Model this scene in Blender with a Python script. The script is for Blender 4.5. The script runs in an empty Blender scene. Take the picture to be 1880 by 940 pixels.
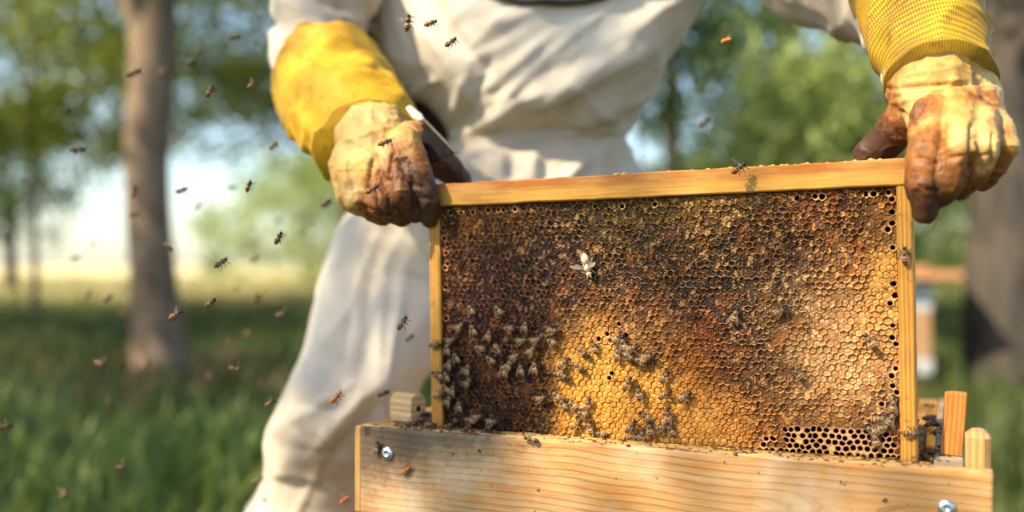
import bpy, math, random
import numpy as np
from mathutils import Vector, Matrix, Euler
R = math.radians
random.seed(7); rng = np.random.default_rng(7)
scene = bpy.context.scene
C = scene.collection

# ------------------------------------------------------------------ camera
CAM_Z = 0.90; FPX = 35 / 36 * 1880; HOR = 485
cd = bpy.data.cameras.new('camera'); cam = bpy.data.objects.new('camera', cd); C.objects.link(cam)
cam.location = (0, 0, CAM_Z); cam.rotation_euler = (R(90), 0, 0)
cd.lens = 35; cd.sensor_width = 36; cd.shift_y = (HOR - 470) / 1880
cd.clip_start = 0.02; cd.clip_end = 3000
cd.dof.use_dof = True; cd.dof.focus_distance = 0.77; cd.dof.aperture_fstop = 2.4
scene.camera = cam
# ------------------------------------------------------------------ world, sun, exposure
SUN = Vector((-0.80, -0.50, 0.88)).normalized()      # direction towards the sun
w = bpy.data.worlds.new('World'); scene.world = w; w.use_nodes = True
wn = w.node_tree; bg = wn.nodes['Background']
sky = wn.nodes.new('ShaderNodeTexSky'); sky.sky_type = 'NISHITA'; sky.sun_disc = False
sky.sun_elevation = math.asin(SUN.z); sky.sun_rotation = math.atan2(SUN.x, SUN.y)
sky.dust_density = 1.0; sky.air_density = 1.0
wn.links.new(sky.outputs[0], bg.inputs[0]); bg.inputs[1].default_value = 0.125
sd = bpy.data.lights.new('sun', 'SUN'); sd.energy = 4.6; sd.angle = R(0.5); sd.color = (1, 0.86, 0.62)
so = bpy.data.objects.new('sun', sd); C.objects.link(so); so.location = SUN * 40
so.rotation_euler = (-SUN).to_track_quat('-Z', 'Y').to_euler()
vs = scene.view_settings; vs.view_transform = 'Standard'; vs.look = 'None'; vs.gamma = 1; vs.exposure = 1.3
vs.use_curve_mapping = False
scene.cycles.use_denoising = True
scene.cycles.max_bounces = 6; scene.cycles.transparent_max_bounces = 12
scene.cycles.sample_clamp_indirect = 6

# ------------------------------------------------------------------ helpers
def P(px, py, Y):                      # a spot of the place at depth Y
    return Vector(((px - 940) / FPX * Y, Y, CAM_Z + (HOR - py) / FPX * Y))
def lin(r, g, b):                      # 0-255 display colour to linear
    f = lambda c: (c / 255 / 12.92) if c < 10.3 else ((c / 255 + 0.055) / 1.055) ** 2.4
    return (f(r), f(g), f(b))
def link(o, parent=None):
    C.objects.link(o)
    if parent: o.parent = parent
    return o
def tag(o, label=None, cat=None, group=None, kind=None):
    if label: o['label'] = label
    if cat: o['category'] = cat
    if group: o['group'] = group
    if kind: o['kind'] = kind
    return o
def empty(name, loc=(0, 0, 0), rot=None):
    o = bpy.data.objects.new(name, None); o.empty_display_size = 0.02; C.objects.link(o)
    o.location = loc
    if rot is not None: o.rotation_euler = rot
    return o
def mesh(name, v, f, m=None, smooth=True):
    me = bpy.data.meshes.new(name)
    v = np.asarray(v, dtype=np.float32).reshape(-1, 3)
    if isinstance(f, np.ndarray):
        k = f.shape[1]; n = len(f)
        me.vertices.add(len(v)); me.vertices.foreach_set('co', v.ravel())
        me.loops.add(n * k); me.loops.foreach_set('vertex_index', f.astype(np.int32).ravel())
        me.polygons.add(n); me.polygons.foreach_set('loop_start', np.arange(0, n * k, k, dtype=np.int32))
        me.update(calc_edges=True)
    else:
        me.from_pydata([tuple(map(float, p)) for p in v], [], [tuple(q) for q in f])
    if m: me.materials.append(m)
    if smooth: me.polygons.foreach_set('use_smooth', [True] * len(me.polygons))
    me.update()
    return me
def obj(name, me, parent=None, loc=None, rot=None):
    o = bpy.data.objects.new(name, me); link(o, parent)
    if loc is not None: o.location = loc
    if rot is not None: o.rotation_euler = rot
    return o
def attr(me, name, vals):              # one colour for each vertex
    a = me.attributes.new(name, 'FLOAT_COLOR', 'POINT')
    vals = np.asarray(vals, dtype=np.float32)
    if vals.ndim == 1: vals = np.stack([vals] * 3, 1)
    a.data.foreach_set('color', np.concatenate([vals, np.ones((len(vals), 1), np.float32)], 1).ravel())
def co_of(me):
    a = np.empty(len(me.vertices) * 3, np.float32); me.vertices.foreach_get('co', a); return a.reshape(-1, 3)
def no_of(me):
    a = np.empty(len(me.vertices) * 3, np.float32); me.vertices.foreach_get('normal', a); return a.reshape(-1, 3)
def _h(ix, iy, iz, s):
    n = (ix * 374761393 + iy * 668265263 + iz * 2147483647 + s * 144665) & 0xffffffff
    n = ((n ^ (n >> 13)) * 1274126177) & 0xffffffff
    return ((n ^ (n >> 16)) & 0xffff) / 65535.0
def vnoise(p, freq, s=0):              # value noise 0..1
    q = np.asarray(p, dtype=np.float64) * freq + 1000.0
    i = np.floor(q).astype(np.int64); f = q - i; f = f * f * (3 - 2 * f); r = 0
    for dx in (0, 1):
        for dy in (0, 1):
            for dz in (0, 1):
                wt = (f[:, 0] if dx else 1 - f[:, 0]) * (f[:, 1] if dy else 1 - f[:, 1]) * (f[:, 2] if dz else 1 - f[:, 2])
                r = r + wt * _h(i[:, 0] + dx, i[:, 1] + dy, i[:, 2] + dz, s)
    return r
def fbm(p, freq, s=0, o=3):
    r = 0; a = 0.5; t = 0
    for k in range(o): r = r + a * vnoise(p, freq * 2 ** k, s + k); t += a; a *= 0.5
    return r / t
def sph(c, r, nu=14, nv=9):
    v = []; f = []
    for j in range(nv + 1):
        th = math.pi * j / nv
        for i in range(nu):
            ph = 2 * math.pi * i / nu
            v.append((c[0] + r * math.sin(th) * math.cos(ph), c[1] + r * math.sin(th) * math.sin(ph), c[2] + r * math.cos(th)))
    for j in range(nv):
        for i in range(nu):
            a = j * nu + i; b = j * nu + (i + 1) % nu
            f.append((a, a + nu, b + nu, b))
    return v, f
def frames(pts):                       # parallel transport frames on a polyline
    pts = [Vector(p) for p in pts]; out = []; up = None
    for i, p in enumerate(pts):
        t = (pts[min(i + 1, len(pts) - 1)] - pts[max(i - 1, 0)]).normalized()
        if up is None:
            a = Vector((1, 0, 0)) if abs(t.x) < 0.8 else Vector((0, 0, 1))
            up = (a - t * a.dot(t)).normalized()
        else: up = (up - t * up.dot(t)).normalized()
        out.append((p, t, up, t.cross(up)))
    return out
def tube(pts, rad, n=10, caps=True):
    v = []; f = []
    for (p, t, a, b), r in zip(frames(pts), rad):
        ra, rb = r if isinstance(r, tuple) else (r, r)
        for i in range(n):
            q = 2 * math.pi * i / n
            v.append(p + a * (ra * math.cos(q)) + b * (rb * math.sin(q)))
    m = len(pts)
    for j in range(m - 1):
        for i in range(n):
            x = j * n + i; y = j * n + (i + 1) % n
            f.append((x, y, y + n, x + n))
    if caps: f.append(tuple(range(n - 1, -1, -1))); f.append(tuple(range((m - 1) * n, m * n)))
    return v, f
def spline(pts, k=8):                  # Catmull-Rom through rows of numbers
    a = np.array([list(p) for p in pts], float); a = np.vstack([2 * a[0] - a[1], a, 2 * a[-1] - a[-2]]); o = []
    for i in range(1, len(a) - 2):
        for s in range(k):
            t = s / k
            o.append(0.5 * (2 * a[i] + (a[i + 1] - a[i - 1]) * t + (2 * a[i - 1] - 5 * a[i] + 4 * a[i + 1] - a[i + 2]) * t * t
                     + (-a[i - 1] + 3 * a[i] - 3 * a[i + 1] + a[i + 2]) * t ** 3))
    o.append(a[-2]); return np.array(o)
class MB:                              # several shapes of ONE part
    def __init__(s): s.v = []; s.f = []
    def add(s, vf):
        n = len(s.v); s.v += [tuple(p) for p in vf[0]]; s.f += [tuple(i + n for i in q) for q in vf[1]]; return s
    def chain(s, pts, rad, n=14):
        for p, r in zip(pts, rad): s.add(sph(p, r, n, 8))
        for i in range(len(pts) - 1): s.add(tube([pts[i], pts[i + 1]], [rad[i], rad[i + 1]], n))
        return s
def remesh(mb, voxel, it=4):
    me = mesh('t', mb.v, mb.f); o = bpy.data.objects.new('t', me); C.objects.link(o)
    r = o.modifiers.new('r', 'REMESH'); r.mode = 'VOXEL'; r.voxel_size = voxel; r.use_smooth_shade = True
    s = o.modifiers.new('s', 'SMOOTH'); s.factor = 0.5; s.iterations = it
    dg = bpy.context.evaluated_depsgraph_get(); dg.update()
    out = bpy.data.meshes.new_from_object(o.evaluated_get(dg)); bpy.data.objects.remove(o); bpy.data.meshes.remove(me)
    return out
def bevel_box(x0, x1, y0, y1, z0, z1, b=0.001):   # chamfered box
    v = []; f = []
    for (zz, ins) in ((z0, b), (z0 + b, 0), (z1 - b, 0), (z1, b)):
        xa, xb, ya, yb = x0 + ins, x1 - ins, y0 + ins, y1 - ins
        for p in ((xa + b, ya), (xb - b, ya), (xb, ya + b), (xb, yb - b), (xb - b, yb), (xa + b, yb), (xa, yb - b), (xa, ya + b)):
            v.append((p[0], p[1], zz))
    for j in range(3):
        for i in range(8): f.append((j * 8 + i, j * 8 + (i + 1) % 8, j * 8 + 8 + (i + 1) % 8, j * 8 + 8 + i))
    f.append(tuple(range(7, -1, -1))); f.append(tuple(range(24, 32)))
    return v, f

# ------------------------------------------------------------------ material helpers
class Mat:
    def __init__(s, name, rough=0.7, spec=0.3):
        s.m = bpy.data.materials.new(name); s.m.use_nodes = True; s.t = s.m.node_tree
        s.b = s.t.nodes['Principled BSDF']; s.b.inputs['Roughness'].default_value = rough
        s.b.inputs['Specular IOR Level'].default_value = spec
        s.tc = s.t.nodes.new('ShaderNodeTexCoord')
    def n(s, t, **k):
        x = s.t.nodes.new(t)
        for a, b in k.items(): setattr(x, a, b)
        return x
    def l(s, a, b): s.t.links.new(a, b); return s
    def set(s, node, **k):
        for a, b in k.items():
            i = node.inputs[a.replace('_', ' ')]
            if hasattr(b, 'is_output'): s.l(b, i)
            else: i.default_value = b
        return node
    def coord(s, scale=(1, 1, 1), src='Object', rot=(0, 0, 0), loc=(0, 0, 0)):
        m = s.n('ShaderNodeMapping'); s.l(s.tc.outputs[src], m.inputs[0]); m.inputs['Scale'].default_value = scale
        m.inputs['Rotation'].default_value = rot; m.inputs['Location'].default_value = loc
        return m.outputs[0]
    def noise(s, co, scale=5, detail=3, rough=0.55, dist=0):
        x = s.n('ShaderNodeTexNoise'); s.l(co, x.inputs['Vector'])
        s.set(x, Scale=scale, Detail=detail, Roughness=rough, Distortion=dist); return x.outputs['Fac']
    def ramp(s, fac, stops):
        x = s.n('ShaderNodeValToRGB'); s.l(fac, x.inputs[0]); e = x.color_ramp.elements
        while len(e) < len(stops): e.new(0.5)
        for q, (p, c) in zip(e, stops):
            q.position = p; q.color = (*c, 1) if hasattr(c, '__len__') else (c, c, c, 1)
        return x.outputs[0]
    def mix(s, fac, a, b, mode='MIX'):
        x = s.n('ShaderNodeMix', data_type='RGBA', blend_type=mode)
        for i, q in ((0, fac), (6, a), (7, b)):
            if hasattr(q, 'is_output'): s.l(q, x.inputs[i])
            elif i == 0: x.inputs[0].default_value = q
            else: x.inputs[i].default_value = (*q, 1)
        return x.outputs[2]
    def math(s, op, a, b=0.0):
        x = s.n('ShaderNodeMath', operation=op)
        for i, q in ((0, a), (1, b)):
            if hasattr(q, 'is_output'): s.l(q, x.inputs[i])
            else: x.inputs[i].default_value = q
        return x.outputs[0]
    def col(s, c):
        if hasattr(c, 'is_output'): s.l(c, s.b.inputs['Base Color'])
        else: s.b.inputs['Base Color'].default_value = (*c, 1)
        return s
    def bump(s, h, dist=0.001, strength=1.0):
        x = s.n('ShaderNodeBump'); s.l(h, x.inputs['Height']); x.inputs['Distance'].default_value = dist
        x.inputs['Strength'].default_value = strength; s.l(x.outputs[0], s.b.inputs['Normal']); return s
    def attr(s, name):
        x = s.n('ShaderNodeAttribute', attribute_name=name); return x.outputs['Color']
    def sep(s, co):
        x = s.n('ShaderNodeSeparateXYZ'); s.l(co, x.inputs[0]); return x.outputs

def wood(name, pale, dark, axis='x', ring=55, weather=0.0, stain=0.0, rough=0.62, seed=0.0, dist=2.2):
    M = Mat(name, rough, 0.25)
    ax = 'xyz'.index(axis)
    st = [1, 1, 1]; st[ax] = 0.09
    co = M.coord(tuple(st), loc=(seed, seed * 0.7, seed * 1.3))
    wv = M.n('ShaderNodeTexWave', wave_type='BANDS', bands_direction='Z' if axis != 'z' else 'X')
    M.l(co, wv.inputs[0]); M.set(wv, Scale=ring, Distortion=dist, Detail=2.5, Detail_Scale=0.55, Detail_Roughness=0.5)
    fine = M.noise(co, 420, 3, 0.6)
    blot = M.noise(M.coord((1, 1, 1), loc=(seed, 0, 0)), 26, 4, 0.6)
    g = M.ramp(wv.outputs['Fac'], [(0.0, 0.0), (0.55, 0.25), (0.82, 1.0), (1.0, 0.35)])
    c = M.mix(g, pale, dark)
    c = M.mix(M.math('MULTIPLY', M.ramp(fine, [(0.35, 0), (0.7, 1)]), 0.35), c, tuple(x * 0.55 for x in dark))
    c = M.mix(M.math('MULTIPLY', M.ramp(blot, [(0.45, 0), (0.75, 1)]), 0.55), c, tuple(min(1, x * y) for x, y in zip(pale, (1.0, 0.75, 0.42))))
    if weather:
        W = M.noise(M.coord((0.35, 1, 1)), 30, 5, 0.7)
        c = M.mix(M.math('MULTIPLY', M.ramp(W, [(0.48, 0), (0.72, 1)]), weather), c, (0.62, 0.56, 0.48))
    if stain:
        S = M.noise(M.coord((1, 1, 1.6)), 85, 4, 0.65)
        c = M.mix(M.math('MULTIPLY', M.ramp(S, [(0.60, 0), (0.70, 1)]), stain), c, (0.055, 0.024, 0.009))
    M.col(c); h = M.mix(0.4, g, fine); M.bump(h, 0.0006, 0.6)
    return M.m

def plain(name, c, rough=0.6, spec=0.3, metal=0.0, var=0.25, scale=60):
    M = Mat(name, rough, spec); M.b.inputs['Metallic'].default_value = metal
    nz = M.noise(M.coord(), scale, 4, 0.6)
    M.col(M.mix(M.ramp(nz, [(0.3, 0), (0.7, 1)]), tuple(x * (1 - var) for x in c), tuple(min(1, x * (1 + var)) for x in c)))
    M.bump(nz, 0.0006, 0.5)
    return M.m

def leafmat(name, a, b, trans=0.45):
    M = Mat(name, 0.5, 0.3)
    nz = M.noise(M.coord((1, 1, 1), 'Object'), 1.3, 4, 0.6)
    c = M.mix(M.ramp(nz, [(0.3, 0), (0.7, 1)]), a, b); M.col(c)
    tr = M.n('ShaderNodeBsdfTranslucent'); M.l(c, tr.inputs[0])
    mx = M.n('ShaderNodeMixShader'); mx.inputs[0].default_value = trans
    M.l(M.b.outputs[0], mx.inputs[1]); M.l(tr.outputs[0], mx.inputs[2])
    M.l(mx.outputs[0], M.t.nodes['Material Output'].inputs[0])
    return M.m

M_board = wood('pine_board', (0.66, 0.46, 0.26), (0.38, 0.19, 0.07), 'x', 60, 0.75, 0.5, seed=0.3, dist=3.0)
M_rim = wood('waxed_wood', (0.62, 0.36, 0.10), (0.36, 0.16, 0.035), 'x', 70, 0.2, 0.8, seed=1.7)
M_bar = wood('frame_pine', (0.74, 0.42, 0.12), (0.50, 0.22, 0.05), 'x', 95, 0.0, 0.25, seed=4.1)
M_barv = wood('side_bar_pine', (0.52, 0.275, 0.05), (0.28, 0.105, 0.017), 'z', 110, 0.0, 0.75, seed=2.2)
M_cleat = wood('cleat_pine', (0.58, 0.36, 0.13), (0.40, 0.17, 0.04), 'z', 75, 0.15, 0.2, seed=6.4)
M_stick = wood('orange_pine', (0.56, 0.25, 0.055), (0.38, 0.11, 0.018), 'z', 95, 0.0, 0.1, seed=8.4)
M_metal = plain('zinc_screw', (0.62, 0.66, 0.68), 0.28, 0.5, 1.0, 0.2, 900)
M_dark = plain('dark_hole', (0.012, 0.008, 0.006), 0.9)

# ------------------------------------------------------------------ ground
def ground_mat():
    M = Mat('ground_soil', 0.95, 0.1)
    nz = M.noise(M.coord(), 0.8, 5, 0.6); n2 = M.noise(M.coord(), 9, 4, 0.6)
    c = M.mix(M.ramp(nz, [(0.35, 0), (0.65, 1)]), (0.035, 0.06, 0.018), (0.075, 0.09, 0.03))
    c = M.mix(M.ramp(n2, [(0.5, 0), (0.75, 1)]), c, (0.13, 0.09, 0.05)); M.col(c); M.bump(n2, 0.05); return M.m
def field_mat():
    M = Mat('dry_grass_field', 0.95, 0.1)
    nz = M.noise(M.coord((1, 0.3, 1)), 0.25, 5, 0.6); n2 = M.noise(M.coord(), 3, 4, 0.7)
    c = M.mix(M.ramp(nz, [(0.35, 0), (0.65, 1)]), (0.60, 0.48, 0.26), (0.46, 0.44, 0.19))
    c = M.mix(M.math('MULTIPLY', n2, 0.5), c, (0.55, 0.46, 0.28)); M.col(c); M.bump(n2, 0.1); return M.m
def sheet(name, x0, x1, y0, y1, z, m, n=24, amp=0.0):
    xs = np.linspace(x0, x1, n); ys = np.linspace(y0, y1, n); X, Y = np.meshgrid(xs, ys)
    p = np.stack([X.ravel(), Y.ravel(), np.full(n * n, z)], 1)
    if amp: p[:, 2] -= amp * vnoise(p, 0.25)
    i = np.arange((n - 1) * (n - 1)); i = i // (n - 1) * n + i % (n - 1)
    return obj(name, mesh(name, p, np.stack([i, i + 1, i + n + 1, i + n], 1), m))
tag(sheet('ground', -1500, 1500, -200, 2500, 0, ground_mat(), 3), kind='structure')
tag(sheet('field', -900, 900, 21, 2400, 0.006, field_mat(), 4), kind='structure')

# ------------------------------------------------------------------ trees
def bark_mat(name, a, b):
    M = Mat(name, 0.9, 0.15)
    co = M.coord((1, 1, 0.22)); nz = M.noise(co, 14, 5, 0.65, 0.4); n2 = M.noise(M.coord(), 2.2, 3)
    c = M.mix(M.ramp(nz, [(0.35, 0), (0.65, 1)]), a, b)
    c = M.mix(M.math('MULTIPLY', M.ramp(n2, [(0.45, 0), (0.7, 1)]), 0.5), c, tuple(x * 1.5 for x in b))
    M.col(c); M.bump(nz, 0.03, 1.0); return M.m
M_bark = bark_mat('pale_bark', (0.11, 0.075, 0.048), (0.27, 0.195, 0.13))
M_bark2 = bark_mat('dark_bark', (0.03, 0.026, 0.022), (0.085, 0.07, 0.055))
M_leaf = [leafmat('leaf_fresh', (0.16, 0.21, 0.022), (0.30, 0.33, 0.055)), leafmat('leaf_deep', (0.055, 0.11, 0.025), (0.11, 0.17, 0.04)),
          leafmat('leaf_pale', (0.24, 0.32, 0.085), (0.36, 0.42, 0.15))]
def leaves(centers, spread, per, size, seed):
    g = np.random.default_rng(seed); c = np.repeat(np.asarray(centers, float), per, 0); n = len(c)
    p = c + g.normal(0, 1, (n, 3)) * spread * np.array([1, 1, 0.75])
    d = g.normal(0, 1, (n, 3)); d /= np.linalg.norm(d, axis=1)[:, None]
    e = np.cross(d, g.normal(0, 1, (n, 3))); e /= np.linalg.norm(e, axis=1)[:, None]
    s = size * g.uniform(0.6, 1.3, (n, 1)); up = np.cross(d, e) * s * 0.18
    v = np.stack([p - d * s, p + e * s * 0.45 + up, p + d * s, p - e * s * 0.45 + up], 1).reshape(-1, 3)
    return v, np.arange(n * 4).reshape(n, 4)
def tree(base, trunk, crown, nclump, per, leaf, lm, bm, label, name='tree', seed=1, spread=0.45, group=None, limbs=9, shape=1.0):
    """trunk: (dx,dz,radius) rows; crown: (dx,dy,z0,z1,radius)"""
    g = random.Random(seed); root = empty(name, base)
    pts = [Vector((t[0], t[3] if len(t) > 3 else 0, t[1])) for t in trunk]; rad = [t[2] for t in trunk]
    sp = spline([(*p, r) for p, r in zip(pts, rad)], 6)
    mb = MB().add(tube([Vector(q[:3]) for q in sp], [max(0.01, q[3]) for q in sp], 14))
    cx, cy, z0, z1, cr = crown; cents = []
    for i in range(nclump):
        u = g.random(); z = z0 + (z1 - z0) * u; k = cr * (0.35 + 0.65 * math.sin(math.pi * min(1, u * 0.85 + 0.12))) * shape
        a = g.random() * 6.283; r = k * math.sqrt(g.random())
        cents.append((cx + r * math.cos(a), cy + r * math.sin(a), z))
    for i in range(limbs):
        c = Vector(cents[i * len(cents) // limbs]); t = min(len(sp) - 1, int(len(sp) * (0.5 + 0.45 * g.random()))); s = Vector(sp[t][:3])
        m = (s + c) / 2 + Vector((g.uniform(-.2, .2), g.uniform(-.2, .2), -0.1 * (c - s).length)); rr = max(0.012, sp[t][3] * 0.45)
        q = spline([s, m, c], 5); mb.add(tube([Vector(x) for x in q], [rr * (1 - 0.85 * j / (len(q) - 1)) for j in range(len(q))], 7))
    obj('trunk', mesh('trunk', mb.v, mb.f, bm), root)
    v, f = leaves(cents, spread, per, leaf, seed); obj('crown', mesh('crown', v, f, lm, False), root)
    tag(root, label, 'tree', group); return root
def G(px, Y): return ((px - 940) / FPX * Y, Y, 0)
# the pale trunk at the left
tree(G(298, 7.7), [(0.0, -0.1, 0.27), (-0.02, 0.25, 0.215), (-0.07, 0.8, 0.175), (-0.12, 1.6, 0.17), (-0.08, 2.4, 0.175), (-0.05, 3.4, 0.17), (0.1, 6, 0.1), (0.2, 9, 0.03)],
     (0.0, 0.0, 4.4, 7.8, 1.6), 60, 120, 0.09, M_leaf[0], M_bark, 'tall tree with straight pale trunk rising from the shaded grass', seed=3)
# the dark trunk at the right
tree(G(1862, 6.6), [(0.0, -0.1, 0.38), (-0.02, 0.2, 0.31), (-0.03, 0.9, 0.27), (-0.05, 1.8, 0.20), (-0.02, 2.6, 0.18), (0.1, 5, 0.13), (0.1, 8, 0.03)],
     (0.0, 0.3, 3.4, 8.5, 2.6), 80, 150, 0.09, M_leaf[1], M_bark2, 'thick dark tree trunk behind the yellow glove on the wooden frame end', seed=5)

# ------------------------------------------------------------------ background trees
bgt = [ # px, Y, trunk r, crown z0,z1, radius, leaf mat, clumps, per, label
    (62, 15, 0.06, 2.5, 8.0, 2.9, 0, 130, 120, 'leafy tree whose bright green crown hangs beyond the pale trunk, at its outer side'),
    (262, 19, 0.14, 3.0, 8.5, 3.2, 0, 110, 110, 'sparse green tree standing directly beyond the pale trunk'),
    (640, 16, 0.14, 3.0, 8.0, 2.9, 0, 90, 120, 'green tree hidden behind the beekeeper with crown spreading past the sleeve'),
    (20, 26, 0.16, 1.6, 5.0, 1.8, 1, 55, 110, 'dark green low tree at the far edge of the straw field'),
    (565, 30, 0.12, 0.5, 4.0, 3.6, 2, 120, 100, 'pale yellow green bushy tree across the straw field beside the beekeeper leg'),
    (1235, 12.5, 0.12, 2.6, 5.4, 1.25, 1, 28, 110, 'thin dark trunked tree just beyond the beekeeper waist'),
    (1400, 14, 0.17, 3.1, 6.5, 1.5, 1, 30, 110, 'dark leaning tree under blue sky gaps beyond the wooden top bar'),
    (1500, 10.5, 0.06, 0.7, 2.9, 1.05, 2, 85, 120, 'pale sunlit green shrub behind the wooden top bar'),
    (1300, 17, 0.07, 0.6, 2.6, 1.3, 0, 60, 110, 'mid green shrub beyond the thin dark trunk'),
    (1640, 16, 0.10, 0.6, 5.2, 1.5, 0, 45, 110, 'green young tree between the yellow gauntlet and the far hive'),
    (1740, 22, 0.10, 0.4, 4.2, 2.0, 2, 70, 110, 'light green bushy tree beyond the far hive lid'),
    (1960, 13, 0.15, 1.5, 6.0, 1.6, 1, 60, 110, 'dark green tree behind the thick dark trunk'),
    (1180, 34, 0.2, 0.8, 7.5, 2.6, 1, 45, 100, 'distant deep green tree low behind the beekeeper waist'),
    (1420, 40, 0.2, 0.8, 6.5, 3.4, 1, 48, 100, 'distant dark green tree far behind the pale sunlit shrub'),
]
for i, (px, Y, r, z0, z1, cr, lm, nc, per, lab) in enumerate(bgt):
    lean = 0.5 if 'leaning' in lab else random.uniform(-0.15, 0.15)
    tree(G(px, Y), [(0, -0.1, r * 1.4), (0.02, 0.4, r), (lean * 0.4, z0 + 0.5, r * 0.85), (lean, (z0 + z1) / 2, r * 0.5), (lean, z1 - 0.3, 0.02)],
         (lean * 0.6, 0, z0, z1, cr), nc, per, 0.085, M_leaf[lm], M_bark2 if lm == 1 else M_bark, lab, name='shrub' if 'shrub' in lab else 'tree', seed=20 + i, spread=0.30, limbs=7)
# trees beside and behind the viewer: they shade the grass and dapple the beekeeper
for i, (x, y, z0, z1, cr, nc, per, lab) in enumerate([
    (-7.4, 0.4, 4.2, 8.5, 2.6, 60, 70, 'broad shade tree standing to the side of the apiary glade'),
    (-10.4, 7.6, 4.0, 9.0, 2.9, 90, 70, 'broad shade tree spreading over the grass beside the pale trunk'),
    (-9.0, 2.4, 4.6, 9.0, 2.3, 55, 60, 'slender shade tree leaning over the near grass'),
    (-12.6, 9.6, 4.2, 9.0, 2.6, 80, 70, 'broad shade tree at the edge of the straw field')]):
    tree((x, y, 0), [(0, -0.1, 0.26), (0.03, 0.4, 0.2), (-0.05, 2.5, 0.16), (0.05, 5, 0.11), (0.1, z1 - 0.4, 0.02)], (0, 0, z0, z1, cr), nc, per, 0.10,
         M_leaf[i % 2], M_bark, lab, seed=60 + i, spread=0.42)
tree((-5.2, -2.9, 0), [(0, -0.1, 0.24), (0.03, 0.4, 0.19), (0.1, 2.5, 0.15), (0.4, 4.2, 0.10), (0.5, 6.5, 0.02)], (0.6, 0.4, 4.0, 6.6, 1.9), 15, 55, 0.07,
     M_leaf[0], M_bark, 'open crowned tree whose leaves dapple the hive with sunlight', seed=91, spread=0.36)

dap = [c for c in bpy.data.objects if c.get('label', '').startswith('open crowned tree')][0]
cl = []  # leaf clumps added out of view along sun rays to shade chosen spots
for p_, t_, n_ in ((P(590, 560, 1.2), 5.6, 3), (P(610, 420, 1.2), 5.9, 2), (P(860, 720, 0.86), 5.5, 2), (P(880, 560, 0.86), 6.0, 1), (P(1150, 210, 1.2), 5.8, 1), (P(1540, 40, 1.0), 5.7, 3), (P(1590, 90, 0.9), 5.7, 1), (P(640, 40, 1.13), 5.8, 2), (P(1620, 40, 0.78), 5.6, 1)):
    for k in range(n_): cl.append(p_ + SUN * t_ + Vector((random.uniform(-.1, .1), random.uniform(-.1, .1), random.uniform(-.1, .1))) - dap.location)
v, f = leaves([tuple(c) for c in cl], 0.07, 16, 0.05, 77); obj('shade_leaves', mesh('shade_leaves', v, f, M_leaf[0], False), dap)
mb = MB(); hub = Vector((0.5, 0.3, 4.9))
for c in cl: q = spline([hub, (hub + c) / 2 + Vector((0, 0, 0.1)), c], 4); mb.add(tube([Vector(x) for x in q], [0.012, 0.011, 0.01, 0.009, 0.008, 0.007, 0.006, 0.005, 0.004], 5))
obj('shade_twigs', mesh('shade_twigs', mb.v, mb.f, M_bark), dap)

# ------------------------------------------------------------------ grass
def grass(name, n, rfun, hmin, hmax, wid, m, seed):
    g = np.random.default_rng(seed); p = rfun(g, n); n = len(p)
    h = g.uniform(hmin, hmax, n) * (0.6 + 0.8 * vnoise(p, 1.3, seed)); a = g.uniform(0, 6.283, n); b = g.uniform(0.1, 0.7, n) * h
    d = np.stack([np.cos(a), np.sin(a), 0 * a], 1); s = np.stack([-np.sin(a), np.cos(a), 0 * a], 1) * (wid * g.uniform(0.6, 1.4, n))[:, None]
    z = np.array([0, 0, 1.0]); rows = []
    for t, wd in ((0, 0.8), (0.4, 1.0), (0.75, 0.7), (1.0, 0.06)):
        c = p + z * (h * (t - 0.15 * t * t))[:, None] + d * (b * t * t)[:, None]; rows += [c - s * wd, c + s * wd]
    v = np.stack(rows, 1).reshape(-1, 3); i = np.arange(n)[:, None] * 8
    f = np.concatenate([i + np.array([[k, k + 1, k + 3, k + 2]]) for k in (0, 2, 4)], 0)
    return tag(obj(name, mesh(name, v, f, m, False)), kind='stuff')
def wedge(y0, y1, x0, x1, pw=1.0):
    def fn(g, n):
        Y = y0 + (y1 - y0) * g.random(n) ** pw; px = g.uniform(x0, x1, n)
        return np.stack([(px - 940) / FPX * Y, Y, 0 * Y], 1)
    return fn
M_grass = leafmat('grass_blade', (0.04, 0.075, 0.018), (0.115, 0.135, 0.03), 0.35)
M_grass2 = leafmat('tall_grass_blade', (0.10, 0.17, 0.03), (0.17, 0.22, 0.05), 0.4)
M_straw = leafmat('straw_blade', (0.42, 0.33, 0.16), (0.36, 0.36, 0.14), 0.3)
tag(grass('meadow_grass', 52000, wedge(2.3, 21, -250, 2150, 1.35), 0.10, 0.34, 0.007, M_grass, 5), 'dark green shaded grass under the trees', 'grass')
tag(grass('tall_grass', 1000, wedge(2.2, 4.5, -100, 520), 0.22, 0.48, 0.011, M_grass2, 6), 'tall fresh green blades standing out of the shaded grass', 'grass')
tag(grass('dry_grass', 2600, wedge(2.3, 9, -200, 640), 0.08, 0.26, 0.010, leafmat('dry_blade', (0.26, 0.17, 0.08), (0.20, 0.12, 0.06), 0.2), 9), 'dry brown tufts among the shaded grass', 'grass')
tag(grass('straw_grass', 30000, wedge(21.2, 60, -200, 2100, 1.6), 0.15, 0.4, 0.03, M_straw, 8), 'dry straw coloured grass of the sunlit field', 'grass')

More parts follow.
